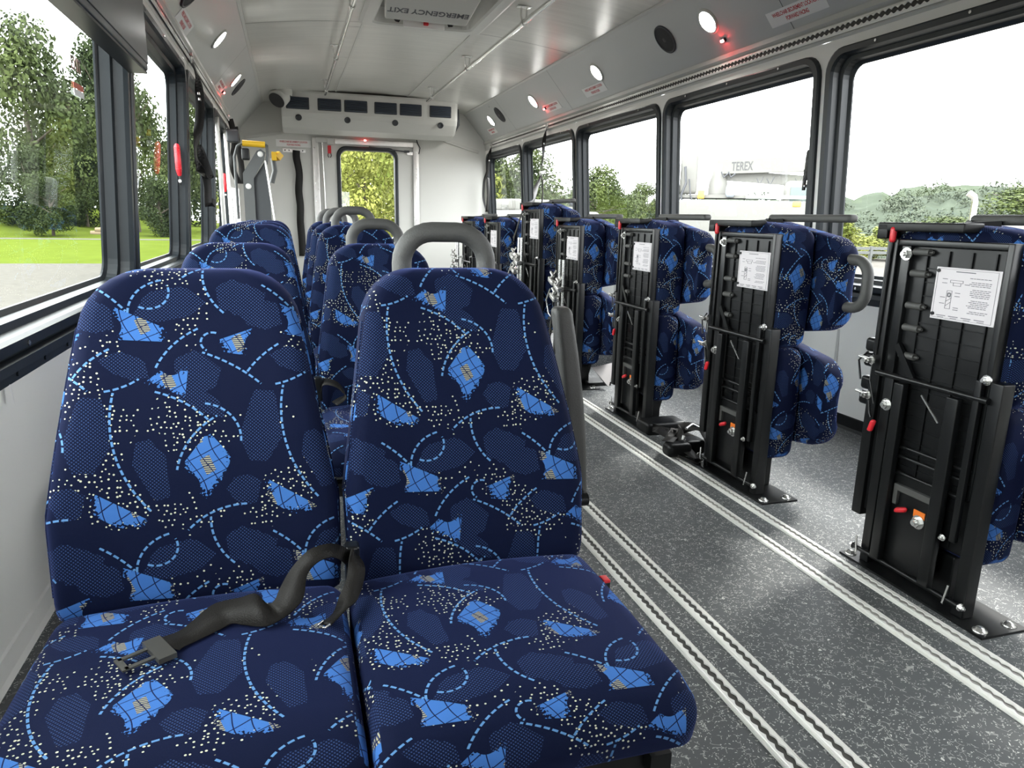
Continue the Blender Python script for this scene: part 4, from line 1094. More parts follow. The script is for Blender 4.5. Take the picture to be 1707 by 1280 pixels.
# black strap on the rear wall
t = thing('hanging_strap', 'black strap hanging from a small plate on the rear wall', 'strap', (0.10, YR - 0.02, 1.66))
pl = MB().box(-0.128, 0.127, 0.010, 0.018, -0.024, 0.024, 0.003).build('mounting_plate', ALU, t)
hb = MB()
for x in (-0.10, -0.055, 0.095): hb.cyl((x, 0.010, 0), (x, 0.007, 0), 0.008, n=10)
hb.build('bolt', BLK, pl)
strap_mb([(0.025, -0.005, 0.0), (0.022, -0.02, -0.08), (0.045, -0.02, -0.25), (0.030, -0.02, -0.45), (0.040, -0.02, -0.62), (0.032, -0.02, -0.80), (0.04, -0.02, -1.0), (0.04, -0.02, -1.2)], [(1, 0, 0), (1, .1, 0), (1, .4, 0), (1, -.2, 0), (1, .2, 0), (1, -.2, 0), (1, 0, 0), (1, 0, 0)], 0.082, 6, 0.006).build('webbing', BELT, t)

# silver tie-down hardware hanging at the rear of two folded seats
def tiedown(label, loc, sc=1.0, n=2):
    t = thing('tie_down_set', label, 'tie-down', loc, 0, 'silver wheelchair tie-down fittings')
    for i in range(n):
        y = 0.06 * i
        MB().cyl((0.0, y, 0.0), (0.0, y, 0.30), 0.011, n=12).build('steel_post', STEEL, t)
    for (x, y, z) in ((-0.02, 0.02, 0.14), (-0.02, 0.12, 0.17), (-0.03, 0.06, 0.08)):
        b = MB().rbox((x, y, z), (0.022, 0.034, 0.016), 0.008, (1, 1, 1), fn=lambda a, b_, c: (a, b_, c + b_ * 0.35))
        b.cyl((x - 0.02, y, z + 0.01), (x + 0.02, y, z + 0.06), 0.007).cyl((x - 0.005, y - 0.02, z + 0.03), (x - 0.005, y + 0.02, z + 0.05), 0.009)
        b.build('ratchet', STEEL, t)
    MB().tube([(-0.02, 0.16, 0.12), (-0.03, 0.20, 0.05), (-0.02, 0.18, -0.03), (-0.02, 0.12, -0.05), (-0.02, 0.10, 0.0)], 0.005, 8).tube([(-0.02, 0.09, -0.06), (-0.02, 0.14, -0.09), (-0.02, 0.12, -0.14), (-0.02, 0.07, -0.12)], 0.006, 8).build('hook', STEEL, t)
    strap_mb([(-0.02, 0.10, 0.0), (-0.03, 0.12, -0.14), (-0.02, 0.10, -0.30)], [(0, 1, 0)] * 3, 0.03).build('webbing', BELT, t)
    return t
tiedown('silver tie-down fittings hanging at the back of the fourth folded seat, nearest set', (1.505, 3.86, 0.42))
tiedown('silver tie-down fittings hanging at the back of the raised folded seat', (1.505, 4.66, 0.52))
tiedown('silver tie-down fittings at the back of the rearmost folded seats', (1.505, 6.60, 0.42))
t = thing('tie_down_retractor', 'black belt retractor with crumpled straps on the floor beside second folded seat', 'tie-down', (0, 0, 0))
MB().rbox((1.470, 2.43, 0.045), (0.055, 0.035, 0.028), 0.020, (2, 1, 1)).build('housing', BLKM, t)
MB().rbox((1.56, 2.47, 0.040), (0.045, 0.04, 0.03), 0.012, (1, 1, 1)).build('spool_cover', BLK, t)
strap_mb([(1.46, 2.40, 0.03), (1.52, 2.34, 0.015), (1.50, 2.45, 0.06), (1.56, 2.55, 0.09), (1.62, 2.48, 0.10), (1.60, 2.40, 0.04), (1.66, 2.46, 0.02), (1.56, 2.60, 0.05), (1.50, 2.52, 0.07), (1.43, 2.44, 0.075)],
         [(0, 1, 0), (.3, 1, 0), (1, 0, .2), (0, .6, .8), (1, 0, 0), (0, .8, .3), (1, 0, 0), (0, .3, 1), (.3, 1, 0), (.3, 1, 0)], 0.048).build('webbing', BELT, t)
MB().tube([(1.53, 2.47, 0.115), (1.57, 2.49, 0.125), (1.60, 2.47, 0.11)], 0.006, 8).tube([(1.60, 2.43, 0.075), (1.625, 2.42, 0.05), (1.62, 2.40, 0.03)], 0.005, 8).cyl((1.50, 2.44, 0.08), (1.505, 2.44, 0.095), 0.008).build('hook', STEEL, t)
t = thing('tie_down_retractor', 'flat black belt retractor lying behind the crumpled straps, before third folded seat', 'tie-down', (1.60, 2.80, 0))
MB().rbox((0, 0, 0.03), (0.10, 0.06, 0.028), 0.015, (2, 1, 1)).build('housing', BLKM, t)
strap_mb([(0.05, -0.05, 0.03), (0.0, -0.12, 0.02), (-0.08, -0.10, 0.05), (-0.05, -0.18, 0.03)], [(1, .3, 0), (1, 0, .4), (.2, 1, .4), (1, .3, 0)], 0.05).build('webbing', BELT, t)
t = thing('metal_bracket', 'pointed bare metal gusset plate low beside the fourth folded seat', 'bracket', (1.69, 3.64, 0.0))
MB().add([(-0.07, 0.02, 0.125), (0.10, 0.08, 0.135), (0.01, -0.05, 0.02), (0.02, 0.06, 0.03)], [(0, 2, 1), (0, 1, 3), (0, 3, 2), (1, 2, 3)]).build('bracket_plate', mat('brushed_gusset', (0.16, 0.15, 0.145), 0.42, metal=0.6), t)
MB().box(-0.06, 0.08, 0.07, 0.20, 0.0, 0.02).build('bracket_foot', BLK, t)

# ------------------------------------------------------------------ window hardware
def latch(X, s, y, z0, z1, m, label):
    t = thing('window_latch', label, 'latch')
    x = X((z0 + z1) / 2) + s * 0.02
    mb = MB()
    nseg = 14
    mb.tube([(x, y, z0), (x, y - 0.012, z0 + (z1 - z0) * .15), (x, y - 0.014, z0 + (z1 - z0) * .5), (x, y - 0.012, z1 - .01), (x, y - 0.010, z1)], [0.010, 0.015, 0.016, 0.015, 0.009], 10)
    g_ = mb.build('handle_grip', m, t)
    rb = MB()
    for i in range(nseg): rb.lathe((x, y - 0.013, z0 + 0.03 + (z1 - z0 - 0.05) * i / (nseg - 1)), (0, 0, 1), [(-0.002, 0.0155), (0, 0.0175), (0.002, 0.0155)], 10)
    rb.build('grip_rib', m, g_)
    MB().cyl((x, y, z0 - 0.03), (x, y - 0.012, z0 - 0.03), 0.008, n=10).build('latch_screw', STEEL, t)
    MB().box(x - 0.006, x + 0.006, y - 0.004, y + 0.012, z0 - 0.05, z0 + 0.05, 0.003).build('latch_plate', BLK, t)
latch(XL, -1, 4.335, 1.14, 1.30, RED, 'red ribbed emergency latch on the second left window frame')
latch(XL, -1, 7.345, 1.14, 1.30, RED, 'red ribbed emergency latch on the farther left window frame')
latch(XR, 1, 3.04, 1.16, 1.30, DGR, 'dark ribbed emergency latch beside the largest right pillar')
latch(XR, 1, 6.05, 1.16, 1.30, DGR, 'dark ribbed emergency latch on the pillar of the third right window')
t = thing('exit_sticker', 'small EXIT sticker with a red bar on the nearest left window', 'sticker', (XL(1.33) - 0.069, 2.60, 1.33))
text('EXIT', (0, 0, 0.045), (0, 1, 0), (0, 0, 1), 0.055, mat('pale_print', (0.30, 0.17, 0.15), 0.5), t, bold=0.001)
MB().box(-0.0006, 0.0006, -0.055, 0.055, -0.025, -0.008).build('red_bar', mat('faded_red_bar', (0.55, 0.12, 0.07), 0.5), t)
MB().box(-0.0006, 0.0006, -0.055, 0.055, -0.045, -0.027).build('white_bar', WHT, t)
t = thing('wall_tag', 'tiny pale tag hanging under the left window ledge', 'tag', (XL(.58) + 0.012, 1.63, 0.60))
MB().add([(0, -0.008, 0), (0, 0.006, 0.002), (0.002, 0.010, -0.03), (0.004, 0.004, -0.042), (0.002, 0, 0), (0.002, 0.008, -0.02)], [(0, 1, 2, 3), (0, 3, 2, 5, 4)]).build('tag_paper', WHT, t)
# black cabinet above the left windows
t = thing('overhead_cabinet', 'dark box mounted along the top of the left wall, nearest the camera', 'cabinet', (0, 0, 0))
MB().rbox((-0.455, 1.90, 1.605), (0.030, 0.90, 0.200), 0.006, (1, 1, 1), k=2).build('cabinet_body', mat('black_cabinet', (0.030, 0.034, 0.038), 0.42), t)
MB().box(-0.426, -0.421, 1.02, 2.79, 1.425, 1.79, 0.002).build('cabinet_door', mat('dark_cabinet_door', (0.040, 0.043, 0.047), 0.38), t)
MB().box(-0.485, -0.430, 1.0, 2.81, 1.398, 1.405).build('bottom_lip', BLK, t)

# ------------------------------------------------------------------ wheelchair lift at the rear left
t = thing('wheelchair_lift', 'stowed grey wheelchair lift with a yellow padded roller by the left wall', 'wheelchair lift', (0, 0, 0))
LY = 6.25
MB().prism([(-0.335, 0.0), (-0.255, 0.0), (-0.250, 1.22), (-0.165, 1.365), (-0.150, 1.42), (-0.185, 1.445), (-0.215, 1.43), (-0.330, 1.255)], 'y', LY - 0.02, LY + 0.02).build('lift_arm', LGR, t)
MB().prism([(-0.255, 0.0), (-0.115, 0.0), (-0.135, 1.05), (-0.155, 1.36), (-0.250, 1.22)], 'y', LY + 0.02, LY + 0.04).build('side_plate', mat('slate_plate', (0.05, 0.055, 0.06), 0.5), t)
MB().cyl((-0.320, LY + 0.0, 1.485), (-0.150, LY, 1.480), 0.024, n=18).build('yellow_roller', YEL, t)
MB().tube([(-0.15, LY, 1.48), (-0.138, LY, 1.475), (-0.136, LY, 1.40), (-0.15, LY, 1.33)], 0.011, 10).tube([(-0.32, LY, 1.485), (-0.36, LY, 1.46), (-0.385, LY, 1.38), (-0.385, LY, 0.9)], 0.011, 10).build('hand_rail', LGR, t)
MB().cyl((-0.155, LY - 0.03, 1.355), (-0.095, LY - 0.03, 0.70), 0.008).build('gas_strut', CHROME, t)
MB().bar((-0.075, LY + 0.3, 1.40), (-0.045, LY + 0.32, 1.44), 0.06, 0.05).box(-0.11, -0.07, LY + .25, LY + .35, 1.38, 1.45).build('far_roller', YEL, t)
MB().tube([(-0.10, LY + .3, 1.40), (-0.09, LY + .3, 1.30), (-0.12, LY + .3, 1.20)], 0.022, 10).build('far_arm', LGR, t)
MB().rbox((-0.30, LY - 0.01, 1.40), (0.030, 0.03, 0.045), 0.012, (1, 1, 1)).build('sensor_box', BLK, t)
for (x, z) in ((-0.190, 1.405), (-0.292, 1.155)): MB().lathe((x, LY - 0.020, z), (0, -1, 0), [(0, 0.022), (0.006, 0.022), (0.010, 0.016), (0.010, 0.0)], 14).build('pivot_cap', WHT, t)
MB().box(-0.52, -0.34, LY - 0.05, LY + 0.6, 0.0, 0.08).box(-0.52, -0.49, LY + 0.10, LY + 0.16, 0.08, 1.74, 0.004).box(-0.52, -0.49, LY + 0.9, LY + 0.96, 0.08, 1.74, 0.004).build('lift_frame', ALU, t)
lp_ = MB()
for i, yy in enumerate((6.5, 6.58, 6.66, 6.74)): lp_.cyl((-0.44 + i * 0.012, yy, 0.2), (-0.44 + i * 0.012, yy, 1.15), 0.008, n=8)
lp_.build('platform_bar', STEEL, t)
MB().rbox((-0.43, 6.95, 1.60), (0.05, 0.05, 0.055), 0.015, (1, 1, 1)).build('pump_cover', DKP, t)

# ------------------------------------------------------------------ outdoors
GZ = -0.80
GRAVEL = mat('pale_gravel', (0.098, 0.093, 0.083), 0.9, spec=0.0, vary=((6, 6, 6), 0.28), bump=((12, 12, 12), 0.8))
GRASS = mat('bright_lawn', (0.074, 0.098, 0.016), 0.9, spec=0.0, vary=((1.2, 0.5, 1), 0.22), bump=((5, 5, 5), 0.5))
def leafmat(name, a, b):
    M = bpy.data.materials.new(name); M.use_nodes = True; nt = M.node_tree; g = NG(nt); bb = nt.nodes['Principled BSDF']
    tc = nt.nodes.new('ShaderNodeTexCoord'); n1 = nt.nodes.new('ShaderNodeTexNoise'); n1.inputs['Scale'].default_value = 0.8; n1.inputs['Detail'].default_value = 5
    nt.links.new(tc.outputs['Object'], n1.inputs['Vector'])
    mr = nt.nodes.new('ShaderNodeMapRange'); mr.inputs[1].default_value = 0.3; mr.inputs[2].default_value = 0.7; nt.links.new(n1.outputs['Fac'], mr.inputs[0])
    nt.links.new(g.mix(mr.outputs[0], a, b), bb.inputs['Base Color']); bb.inputs['Roughness'].default_value = 0.7; bb.inputs['Specular IOR Level'].default_value = 0.08
    return M
LEAF_D = leafmat('dark_leaves', (0.014, 0.022, 0.007), (0.040, 0.056, 0.016))
LEAF_M = leafmat('mid_green_leaves', (0.026, 0.038, 0.012), (0.070, 0.088, 0.028))
LEAF_Y = leafmat('yellow_green_leaves', (0.055, 0.075, 0.012), (0.24, 0.25, 0.06))
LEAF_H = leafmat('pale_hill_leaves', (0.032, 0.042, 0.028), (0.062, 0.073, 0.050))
BARK = mat('bark', (0.07, 0.055, 0.04), 0.9)

gr = MB(); gr.add([(-90, -40, GZ), (60, -40, GZ), (60, 31, GZ), (12, 31, GZ), (12, 27, GZ), (-90, 27, GZ)], [(0, 1, 2, 3, 4, 5)])
struct(gr.build('ground', GRAVEL))
# lawn with a bank rising on the left
def lawn():
    mb = MB(); nx, ny = 60, 40; X = np.linspace(-90, 12, nx); Y = np.linspace(27, 120, ny); vs = []
    for y in Y:
        for x in X:
            z = GZ - 0.004
            if y > 51:
                f = max(0.0, min(1.0, (-x - 9) / 14)); z += 1.9 * f * f * (3 - 2 * f) * min(1, (y - 51) / 8) + 0.1 * sin(x * .5) * min(1, (y - 51) / 8)
            vs.append((float(x), float(y), z))
    mb.add(vs, [(j * nx + i, j * nx + i + 1, (j + 1) * nx + i + 1, (j + 1) * nx + i) for j in range(ny - 1) for i in range(nx - 1)], True); return mb
struct(lawn().build('lawn', GRASS))
struct(MB().box(-90, 12, 48.8, 50.2, GZ - .01, GZ + 0.015).build('path', mat('pale_path', (0.11, 0.105, 0.095), 0.9, spec=0.0)))

def crown_mesh(name, seed, blobs, n, leaf, m, rx=1, rz=1):
    """leafy crown: many small leaf quads on the shells of blobs"""
    rg = np.random.default_rng(seed)
    B = np.array(blobs, float)
    w = B[:, 3] ** 2; w /= w.sum()
    idx = rg.choice(len(B), n, p=w)
    d = rg.normal(size=(n, 3)); d /= np.linalg.norm(d, axis=1)[:, None]
    rad = B[idx, 3] * (0.55 + 0.5 * rg.random(n) ** 0.6)
    c = B[idx, :3] + d * rad[:, None]
    nrm = d + rg.normal(size=(n, 3)) * 0.55; nrm /= np.linalg.norm(nrm, axis=1)[:, None]
    t_ = np.cross(nrm, rg.normal(size=(n, 3))); t_ /= np.linalg.norm(t_, axis=1)[:, None]
    b_ = np.cross(nrm, t_); s = leaf * (0.6 + 0.8 * rg.random(n))[:, None]
    V = np.stack([c - t_ * s, c - b_ * s * 0.55, c + t_ * s, c + b_ * s * 0.55], 1).reshape(-1, 3)
    me = bpy.data.meshes.new(name)
    me.vertices.add(4 * n); me.vertices.foreach_set('co', V.ravel())
    me.loops.add(4 * n); me.loops.foreach_set('vertex_index', np.arange(4 * n, dtype=np.int32))
    me.polygons.add(n); me.polygons.foreach_set('loop_start', np.arange(0, 4 * n, 4, dtype=np.int32)); me.polygons.foreach_set('loop_total', np.full(n, 4, np.int32))
    me.update(); me.validate(); me.materials.append(m)
    return me
def blobs(seed, h, w, n, low=0.25):
    h = h * 2.2
    r = random.Random(seed); out = []
    for i in range(n):
        t2 = low + (1 - low) * (i + 0.5) / n; ww = w * sin(min(1, (1.06 - t2) / 0.75) * pi / 2) * r.uniform(0.35, 1.0)
        a = r.uniform(0, 6.28); out.append((cos(a) * ww, sin(a) * ww, h * t2, w * r.uniform(0.22, 0.42)))
    return out
def tree(label, loc, h, w, crown, group, rz=0.0, sc=1.0):
    t = thing('tree', label, 'tree', loc, rz, group)
    o = bpy.data.objects.new('crown', crown); COL.objects.link(o); o.parent = t; o.scale = (sc * w, sc * w, sc * h / 2.2)
    tr = MB(); tr.tube([(0, 0, -0.2), (0.05 * w, 0, h * .3), (0, 0.05 * w, h * .6), (0.1 * w, 0, h * .85)], [0.035 * w + .05, .03 * w + .04, .02 * w + .03, .03], 8)
    for i in range(7):
        a = i * 2.4; z = h * (.3 + .07 * i); tr.tube([(0, 0, z), (cos(a) * w * .35, sin(a) * w * .35, z + h * .10), (cos(a) * w * .7, sin(a) * w * .7, z + h * .2)], [.05 * sqrt(w), .03 * sqrt(w), .015], 6)
    tr.build('trunk', BARK, t)
    return t
# unit crowns: height 1, radius 1
C1 = crown_mesh('crown', 1, blobs(1, 1.0, 1.0, 34, .20), 15000, 0.036, LEAF_D)
C2 = crown_mesh('crown', 2, blobs(2, 1.0, 1.0, 30, .24), 9500, 0.034, LEAF_M)
C3 = crown_mesh('crown', 3, blobs(3, 1.0, 1.0, 34, .05), 13000, 0.038, LEAF_D)
gl_ = 'trees beyond the lawn on the left'
specs = [(-26.5, 68, 10.6, 4.6, C1, 'dense tree at the left edge beyond the lawn'),
         (-17.8, 63, 13.6, 4.8, C2, 'tall loose leaved tree rising highest in the nearest left window'),
         (-15.6, 77, 15.0, 4.2, C1, 'dark tree just left of the first black window pillar'),
         (-10.9, 61, 10.6, 3.2, C2, 'airy tree in the middle of the second left window'),
         (-6.9, 69, 10.4, 3.2, C2, 'loose tree at the right of the second left window'),
         (-1.2, 66, 9.0, 3.6, C1, 'dark tree seen through the third left window'),
         (-37, 82, 12.0, 6.0, C3, 'broad dark tree far left behind the bank'),
         (4.5, 76, 9.0, 4.0, C3, 'dark tree seen through the farther left windows'),
         (-22.5, 54.5, 5.2, 2.2, C3, 'low dark bush like tree in front of the tall left tree'),
         (-16.4, 56, 5.0, 2.1, C3, 'low dark tree beside the pale log'),
         (-14.3, 52.4, 3.2, 1.5, C3, 'low dark tree between the first two left windows'),
         (-8.4, 55, 3.6, 1.7, C3, 'low dark shrubby tree in the second left window'),
         (-22.8, 92, 13.5, 5.0, C3, 'broad dark tree filling the gap behind the tall left tree'),
         (-14.2, 60.5, 5.2, 2.2, C3, 'low dark tree filling the gap under the tall crowns beside the log pile'),
         (-11.4, 90, 9.0, 4.6, C3, 'broad dark tree low behind the airy trees of the second window')]
for i, (x, y, h, w, C_, lb) in enumerate(specs): tree(lb, (x, y, GZ + (0.3 if x < -14 else 0)), h, w, C_, gl_, i * 1.3)
t = thing('log_pile', 'pale heap of logs at the foot of the trees beyond the lawn', 'log', (-11.6, 55.0, GZ))
lg = [MB().cyl((-1.2 + .1 * i, 0.2 * (i % 3), 0.2 + 0.22 * (i // 3)), (1.3 - .15 * i, 0.2 * (i % 3), 0.2 + 0.22 * (i // 3)), 0.17, n=8) for i in range(6)]
for l_ in lg: l_.build('log', mat('pale_wood', (0.24, 0.18, 0.11), 0.8), t)

# trees behind the rear door, close and sunlit
CY = crown_mesh('crown', 5, blobs(5, 1.0, 1.0, 44, .02), 20000, 0.028, LEAF_Y)
for i, (x, y, h, w, lb) in enumerate([(0.6, 24.5, 6.2, 2.2, 'bright yellow green tree filling the left of the rear door window'),
                                      (4.9, 23.5, 5.6, 2.1, 'bright yellow green tree filling the right of the rear door window'),
                                      (3.1, 30.5, 8.6, 3.2, 'tall bright tree behind the two others in the rear door window'),
                                      (6.0, 39, 9.5, 3.4, 'bright tree farthest behind, at the right edge of the rear door window')]):
    tree(lb, (x, y, GZ), h, w, CY, 'bright trees behind the rear door', i * 1.1)

# trees and hills on the right
gm = 'trees beyond the right windows'
for i, (x, y, h, w, C_, lb) in enumerate([
        (13.2, 40, 5.2, 2.7, C2, 'rounded tree at the left of the rearmost but one right window'), (18.6, 42, 4.6, 2.6, C2, 'rounded tree at the right of the rearmost but one right window'),
        (12.6, 47, 6.5, 2.4, C1, 'dark tree top above the white van'),
        (46, 110, 7.0, 4.2, C2, 'hazy tree at the left of the third right window'), (56.5, 122, 6.9, 4.6, C1, 'hazy tree left of centre in the third right window'),
        (55.5, 108, 7.2, 4.6, C2, 'hazy tree right of centre in the third right window'), (66.5, 119, 7.0, 5.0, C1, 'hazy tree at the right of the third right window'),
        (52, 39.5, 4.6, 4.4, C2, 'green tree standing at the far right edge of the nearest window'), (42.5, 38, 2.2, 3.2, C2, 'low green tree row in front of the far hills')]):
    tree(lb, (x, y, GZ), h, w, C_, gm, i * 0.9)
CB = crown_mesh('foliage', 9, blobs(9, 1.0, 1.0, 24, .02), 7000, 0.05, LEAF_Y)
for i, (x, y, h, w) in enumerate(((25.0, 28.6, 1.9, 1.7), (29.2, 29.0, 1.7, 1.9), (33.5, 28, 1.3, 2.0), (21.0, 29.5, 1.0, 1.6))):
    b_ = thing('bush', ['tallest bright green bush behind the guard rail, beside the largest window pillar', 'second tallest bright green bush behind the guard rail', 'bright green bush at the right end of guard rail', 'leftmost bright green bush behind the guard rail'][i], 'bush', (x, y, GZ), i * 1.7, 'bushes behind the guard rail')
    o = bpy.data.objects.new('foliage', CB); COL.objects.link(o); o.parent = b_; o.scale = (w, w, h / 2.2)
def hills():
    mb = MB(); rg = random.Random(4); nx, ny = 150, 26; vs = []
    for j in range(ny):
        for i in range(nx):
            a = radians(12 + 88 * i / (nx - 1)); r = 36 + 604 * (j / (ny - 1)) ** 1.5
            rise = max(0, (r - 330) / 310)
            z = -1.0 - 21 * min(1.0, max(0.0, (r - 44) / 120)) + 44 * (rise ** 0.8) * (1 + 0.12 * sin(a * 9) + 0.08 * sin(a * 23 + 1)) + rg.uniform(-1, 1) * 2.6 * min(1, max(0, (r - 60) / 100))
            vs.append((sin(a) * r, cos(a) * r, z))
    mb.add(vs, [(j * nx + i, (j + 1) * nx + i, (j + 1) * nx + i + 1, j * nx + i + 1) for j in range(ny - 1) for i in range(nx - 1)], True); return mb
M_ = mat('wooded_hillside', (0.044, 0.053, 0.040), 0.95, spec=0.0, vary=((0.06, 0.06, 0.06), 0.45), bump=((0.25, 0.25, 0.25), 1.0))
struct(hills().build('hills', M_))
rr_ = random.Random(8); wb_ = []
for i in range(170):
    a = radians(20 + 50 * rr_.random()); r = rr_.uniform(340, 620)
    rise = max(0, (r - 330) / 310); z = -23 + 44 * (rise ** 0.8) * (1 + 0.12 * sin(a * 9) + 0.08 * sin(a * 23 + 1))
    wb_.append((sin(a) * r, cos(a) * r, z, rr_.uniform(6, 12)))
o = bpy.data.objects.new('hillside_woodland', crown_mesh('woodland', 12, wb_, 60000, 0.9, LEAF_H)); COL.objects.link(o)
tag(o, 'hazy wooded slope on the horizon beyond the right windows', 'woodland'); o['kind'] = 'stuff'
t = thing('guard_rail', 'grey metal guard rail along the lot edge beyond the right windows', 'guard rail', (0, 0, 0))
gp = MB(); p0, p1 = Vector((6, 27.6, 0)), Vector((44, 22.5, 0))
MB().bar(p0 + Vector((0, 0, GZ + .58)), p1 + Vector((0, 0, GZ + .58)), 0.08, 0.12).bar(p0 + Vector((0, 0, GZ + .76)), p1 + Vector((0, 0, GZ + .76)), 0.08, 0.12).build('rail_beam', mat('galvanised', (0.09, 0.095, 0.09), 0.5, metal=0.5), t)
for i in range(20):
    p = p0.lerp(p1, i / 19); MB().box(p.x - .06, p.x + .06, p.y - .06, p.y + .06, GZ, GZ + .85).build('post', MATS['galvanised'], t)

# ---- vehicles in the lot
WHP = mat('white_vehicle_paint', (0.135, 0.135, 0.122), 0.5, spec=0.2)
TYR = mat('tyre_rubber', (0.006, 0.006, 0.006), 0.85, spec=0.1)
DGL = mat('dark_vehicle_glass', (0.04, 0.06, 0.06), 0.1)
GGL = mat('greenish_windshield', (0.09, 0.13, 0.12), 0.15)
AMB = mat('amber_lens', (0.9, 0.28, 0.03), 0.3)
def wheels(t, xs_, w, r=0.48):
    for x in xs_:
        for s in (-1, 1): MB().cyl((x, s * w, r), (x, s * (w - 0.28), r), r, n=20).build('wheel', TYR, t)
def bucket_truck():
    t = thing('bucket_truck', 'white utility truck with a folded boom parked outside the second right window', 'truck', (15.3, 22.2, GZ), radians(-34)); t.scale = (0.8, 0.8, 1.38)
    MB().rbox((0.2, 0, 1.25), (3.3, 1.1, 0.55), 0.06, (1, 1, 1), k=2).build('service_body', WHP, t)
    MB().rbox((2.6, 0, 1.65), (1.0, 1.05, 0.62), 0.22, (1, 1, 1), k=3).rbox((3.5, 0, 1.25), (0.5, 0.98, 0.35), 0.15, (1, 1, 1), k=3).build('cab', WHP, t)
    MB().box(1.85, 2.75, -1.07, -1.04, 1.72, 2.12, 0.01).build('side_window', DGL, t)
    MB().box(-2.9, 1.4, -0.9, 0.9, 1.85, 1.93).build('deck', WHP, t)
    MB().box(0.1, 3.2, -1.12, -1.10, 1.84, 1.92).box(0.6, 1.5, -1.12, -1.09, 2.0, 2.06).build('trim_strip', mat('dull_green_strip', (0.3, 0.36, 0.30), 0.5), t)
    MB().lathe((-1.1, 0, 1.9), (0, 0, 1), [(0, 0.42), (0.35, 0.40), (0.5, 0.3), (0.8, 0.3), (0.8, 0)], 20).build('turret', WHP, t)
    bm = MB().bar((-1.2, -0.1, 2.62), (3.0, -0.1, 2.70), 0.34, 0.34).bar((-1.1, 0.25, 2.45), (2.4, 0.25, 2.30), 0.28, 0.26).build('boom', WHP, t)
    text('TEREX', (-0.15, -0.28, 2.63), (1, 0, 0.02), (0, 0, 1), 0.30, BLKINK, bm, bold=0.004)
    MB().rbox((-2.35, -0.35, 2.45), (0.36, 0.36, 0.50), 0.10, (1, 1, 1), k=3).build('bucket', WHP, t)
    MB().box(-3.35, -2.85, -1.0, 1.0, 0.8, 2.75, 0.03).build('rear_locker', WHP, t)
    MB().box(-2.98, -2.80, -1.03, -1.0, 1.85, 2.15).box(-2.96, -2.84, -1.04, -1.02, 1.90, 2.0).build('locker_vent', mat('tan_recess', (0.25, 0.22, 0.16), 0.6), t)
    MB().tube([(-2.5, -0.95, 2.6), (-2.42, -1.0, 2.2), (-2.6, -1.05, 1.9), (-2.45, -1.0, 1.6), (-2.75, -1.0, 1.4)], 0.05, 8).tube([(-2.3, -0.9, 2.3), (-2.2, -1.0, 1.9), (-2.05, -1.0, 1.7)], 0.03, 8).build('hose', DKP, t)
    MB().rbox((-1.75, -1.08, 1.93), (0.14, 0.03, 0.10), 0.02, (1, 1, 1)).build('marker_lamp', AMB, t)
    MB().rbox((2.15, -1.1, 1.72), (0.16, 0.03, 0.06), 0.02, (1, 1, 1)).build('marker_lamp', AMB, t)
    MB().rbox((-0.55, -0.95, 2.02), (0.20, 0.18, 0.16), 0.12, (1, 1, 1), k=3).build('work_lamp', mat('grey_lamp_shell', (0.2, 0.22, 0.24), 0.4), t)
    hh = MB()
    for (x0_, x1_) in ((0.5, 0.75), (0.9, 1.2), (2.05, 2.3)): hh.tube([(x0_, -0.32, 2.35), ((x0_ + x1_) / 2, -0.36, 2.18), (x1_, -0.32, 2.38)], 0.018, 6)
    for x0_ in (-1.0, -0.7): hh.tube([(x0_, -0.42, 2.5), (x0_ + .12, -0.45, 2.36), (x0_ + .3, -0.42, 2.46)], 0.025, 6)
    hh.build('hydraulic_line', DKP, t)
    MB().rbox((-1.6, -0.1, 3.02), (0.10, 0.1, 0.12), 0.03, (1, 1, 1)).build('beacon', mat('grey_beacon', (0.25, 0.26, 0.27), 0.4), t)
    MB().cyl((1.2, -0.1, 2.8), (1.2, -0.1, 3.15), 0.012, n=6).build('antenna', DKP, t)
    wheels(t, (-2.2, 2.9), 1.1)
bucket_truck()
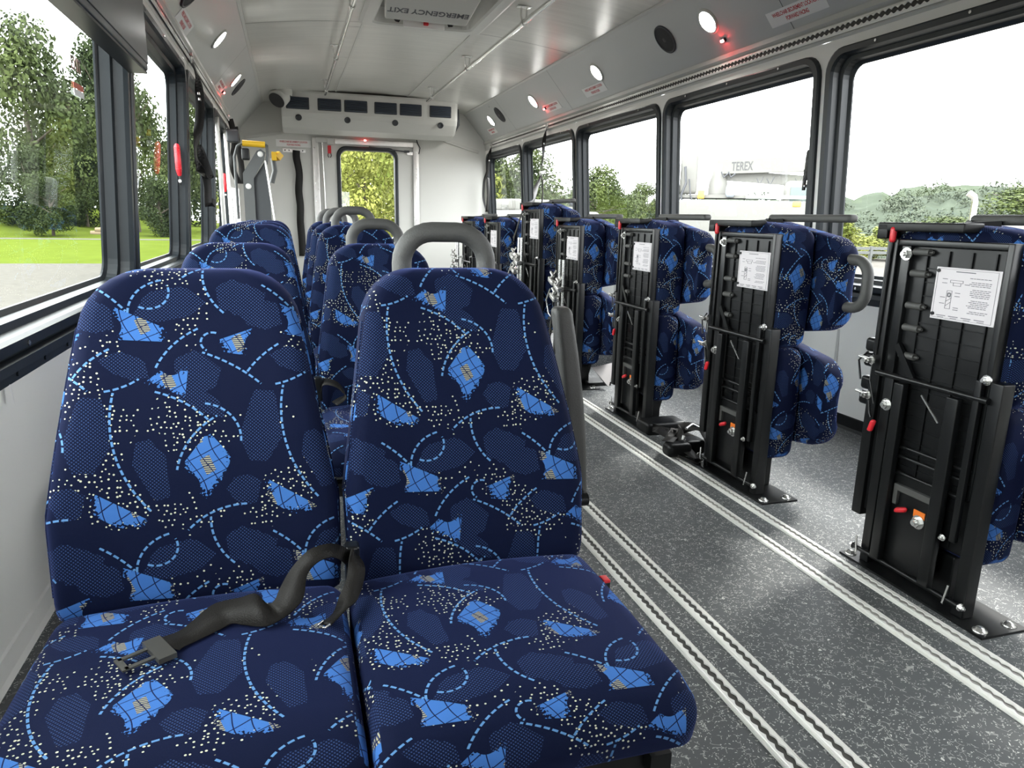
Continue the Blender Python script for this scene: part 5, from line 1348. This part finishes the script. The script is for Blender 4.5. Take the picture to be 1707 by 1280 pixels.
def van(label, loc, rz):
    t = thing('service_van', label, 'van', loc, rz, 'white service vans')
    MB().rbox((0, 0.3, 1.15), (1.0, 2.2, 0.75), 0.12, (1, 1, 1), k=3).build('van_body', WHP, t)
    MB().prism([(-2.35, 0.5), (-2.45, 0.95), (-1.95, 1.15), (-1.55, 1.85), (-1.3, 1.9), (-1.3, 0.5)], 'x', -0.95, 0.95).build('cab', WHP, t)
    MB().add([(-0.85, -1.99, 1.14), (0.85, -1.99, 1.14), (0.80, -1.60, 1.80), (-0.80, -1.60, 1.80)], [(0, 1, 2, 3)]).add([(-0.85, -1.97, 1.14), (0.85, -1.97, 1.14), (0.80, -1.58, 1.80), (-0.80, -1.58, 1.80)], [(3, 2, 1, 0)]).build('windshield', GGL, t)
    MB().box(-0.95, 0.95, -1.2, -1.1, 1.95, 2.0).box(-.95, .95, 1.8, 1.9, 1.95, 2.0).box(-0.8, 0.3, -1.3, -0.4, 1.9, 2.12, 0.04).build('roof_rack', WHP, t)
    MB().lathe((0.75, -1.15, 2.08), (0, -1, 0), [(0, 0.09), (0.05, 0.09), (0.07, 0.06), (0.07, 0)], 14).cyl((0.75, -1.15, 1.95), (0.75, -1.15, 2.0), 0.02).build('spot_lamp', DKP, t)
    for x in (-0.75, 0.75): MB().rbox((x, -2.42, 0.78), (0.14, 0.04, 0.10), 0.03, (1, 1, 1)).build('headlamp', mat('clear_lamp', (0.6, 0.62, 0.62), 0.2), t)
    for y in (-1.4, 1.6):
        for s in (-1, 1): MB().cyl((s * 0.98, y, 0.36), (s * 0.75, y, 0.36), 0.36, n=18).build('wheel', TYR, t)
    return t
van('white service van with a roof rack parked outside the rearmost right window', (4.75, 15.2, GZ), radians(10))
van('white van low in the left corner of the rear door window', (0.25, 18.6, GZ), radians(5))
t = thing('work_truck', 'white truck roof with a curved exhaust stack outside the nearest right window', 'truck', (16.3, 12.6, GZ), radians(-42))
MB().rbox((1.7, 0, 0.98), (2.7, 1.1, 0.62), 0.12, (1, 1, 1), k=3).build('truck_body', WHP, t)
MB().rbox((-0.3, 0, 1.68), (0.8, 0.9, 0.20), 0.12, (1, 1, 1), k=3).build('cab_roof', WHP, t)
MB().box(-0.9, 3.9, -0.9, -0.7, 1.93, 1.99, 0.02).build('rack_bar', mat('tan_rail', (0.20, 0.18, 0.14), 0.5), t)
MB().tube([(-1.15, -0.8, 1.5), (-1.15, -0.8, 2.30), (-1.18, -0.8, 2.42), (-1.30, -0.8, 2.50)], 0.07, 12).build('exhaust_stack', CHROME, t)
for x in (-0.2, 3.4):
    for s in (-1, 1): MB().cyl((x, s * 1.1, 0.45), (x, s * 0.85, 0.45), 0.45, n=18).build('wheel', TYR, t)
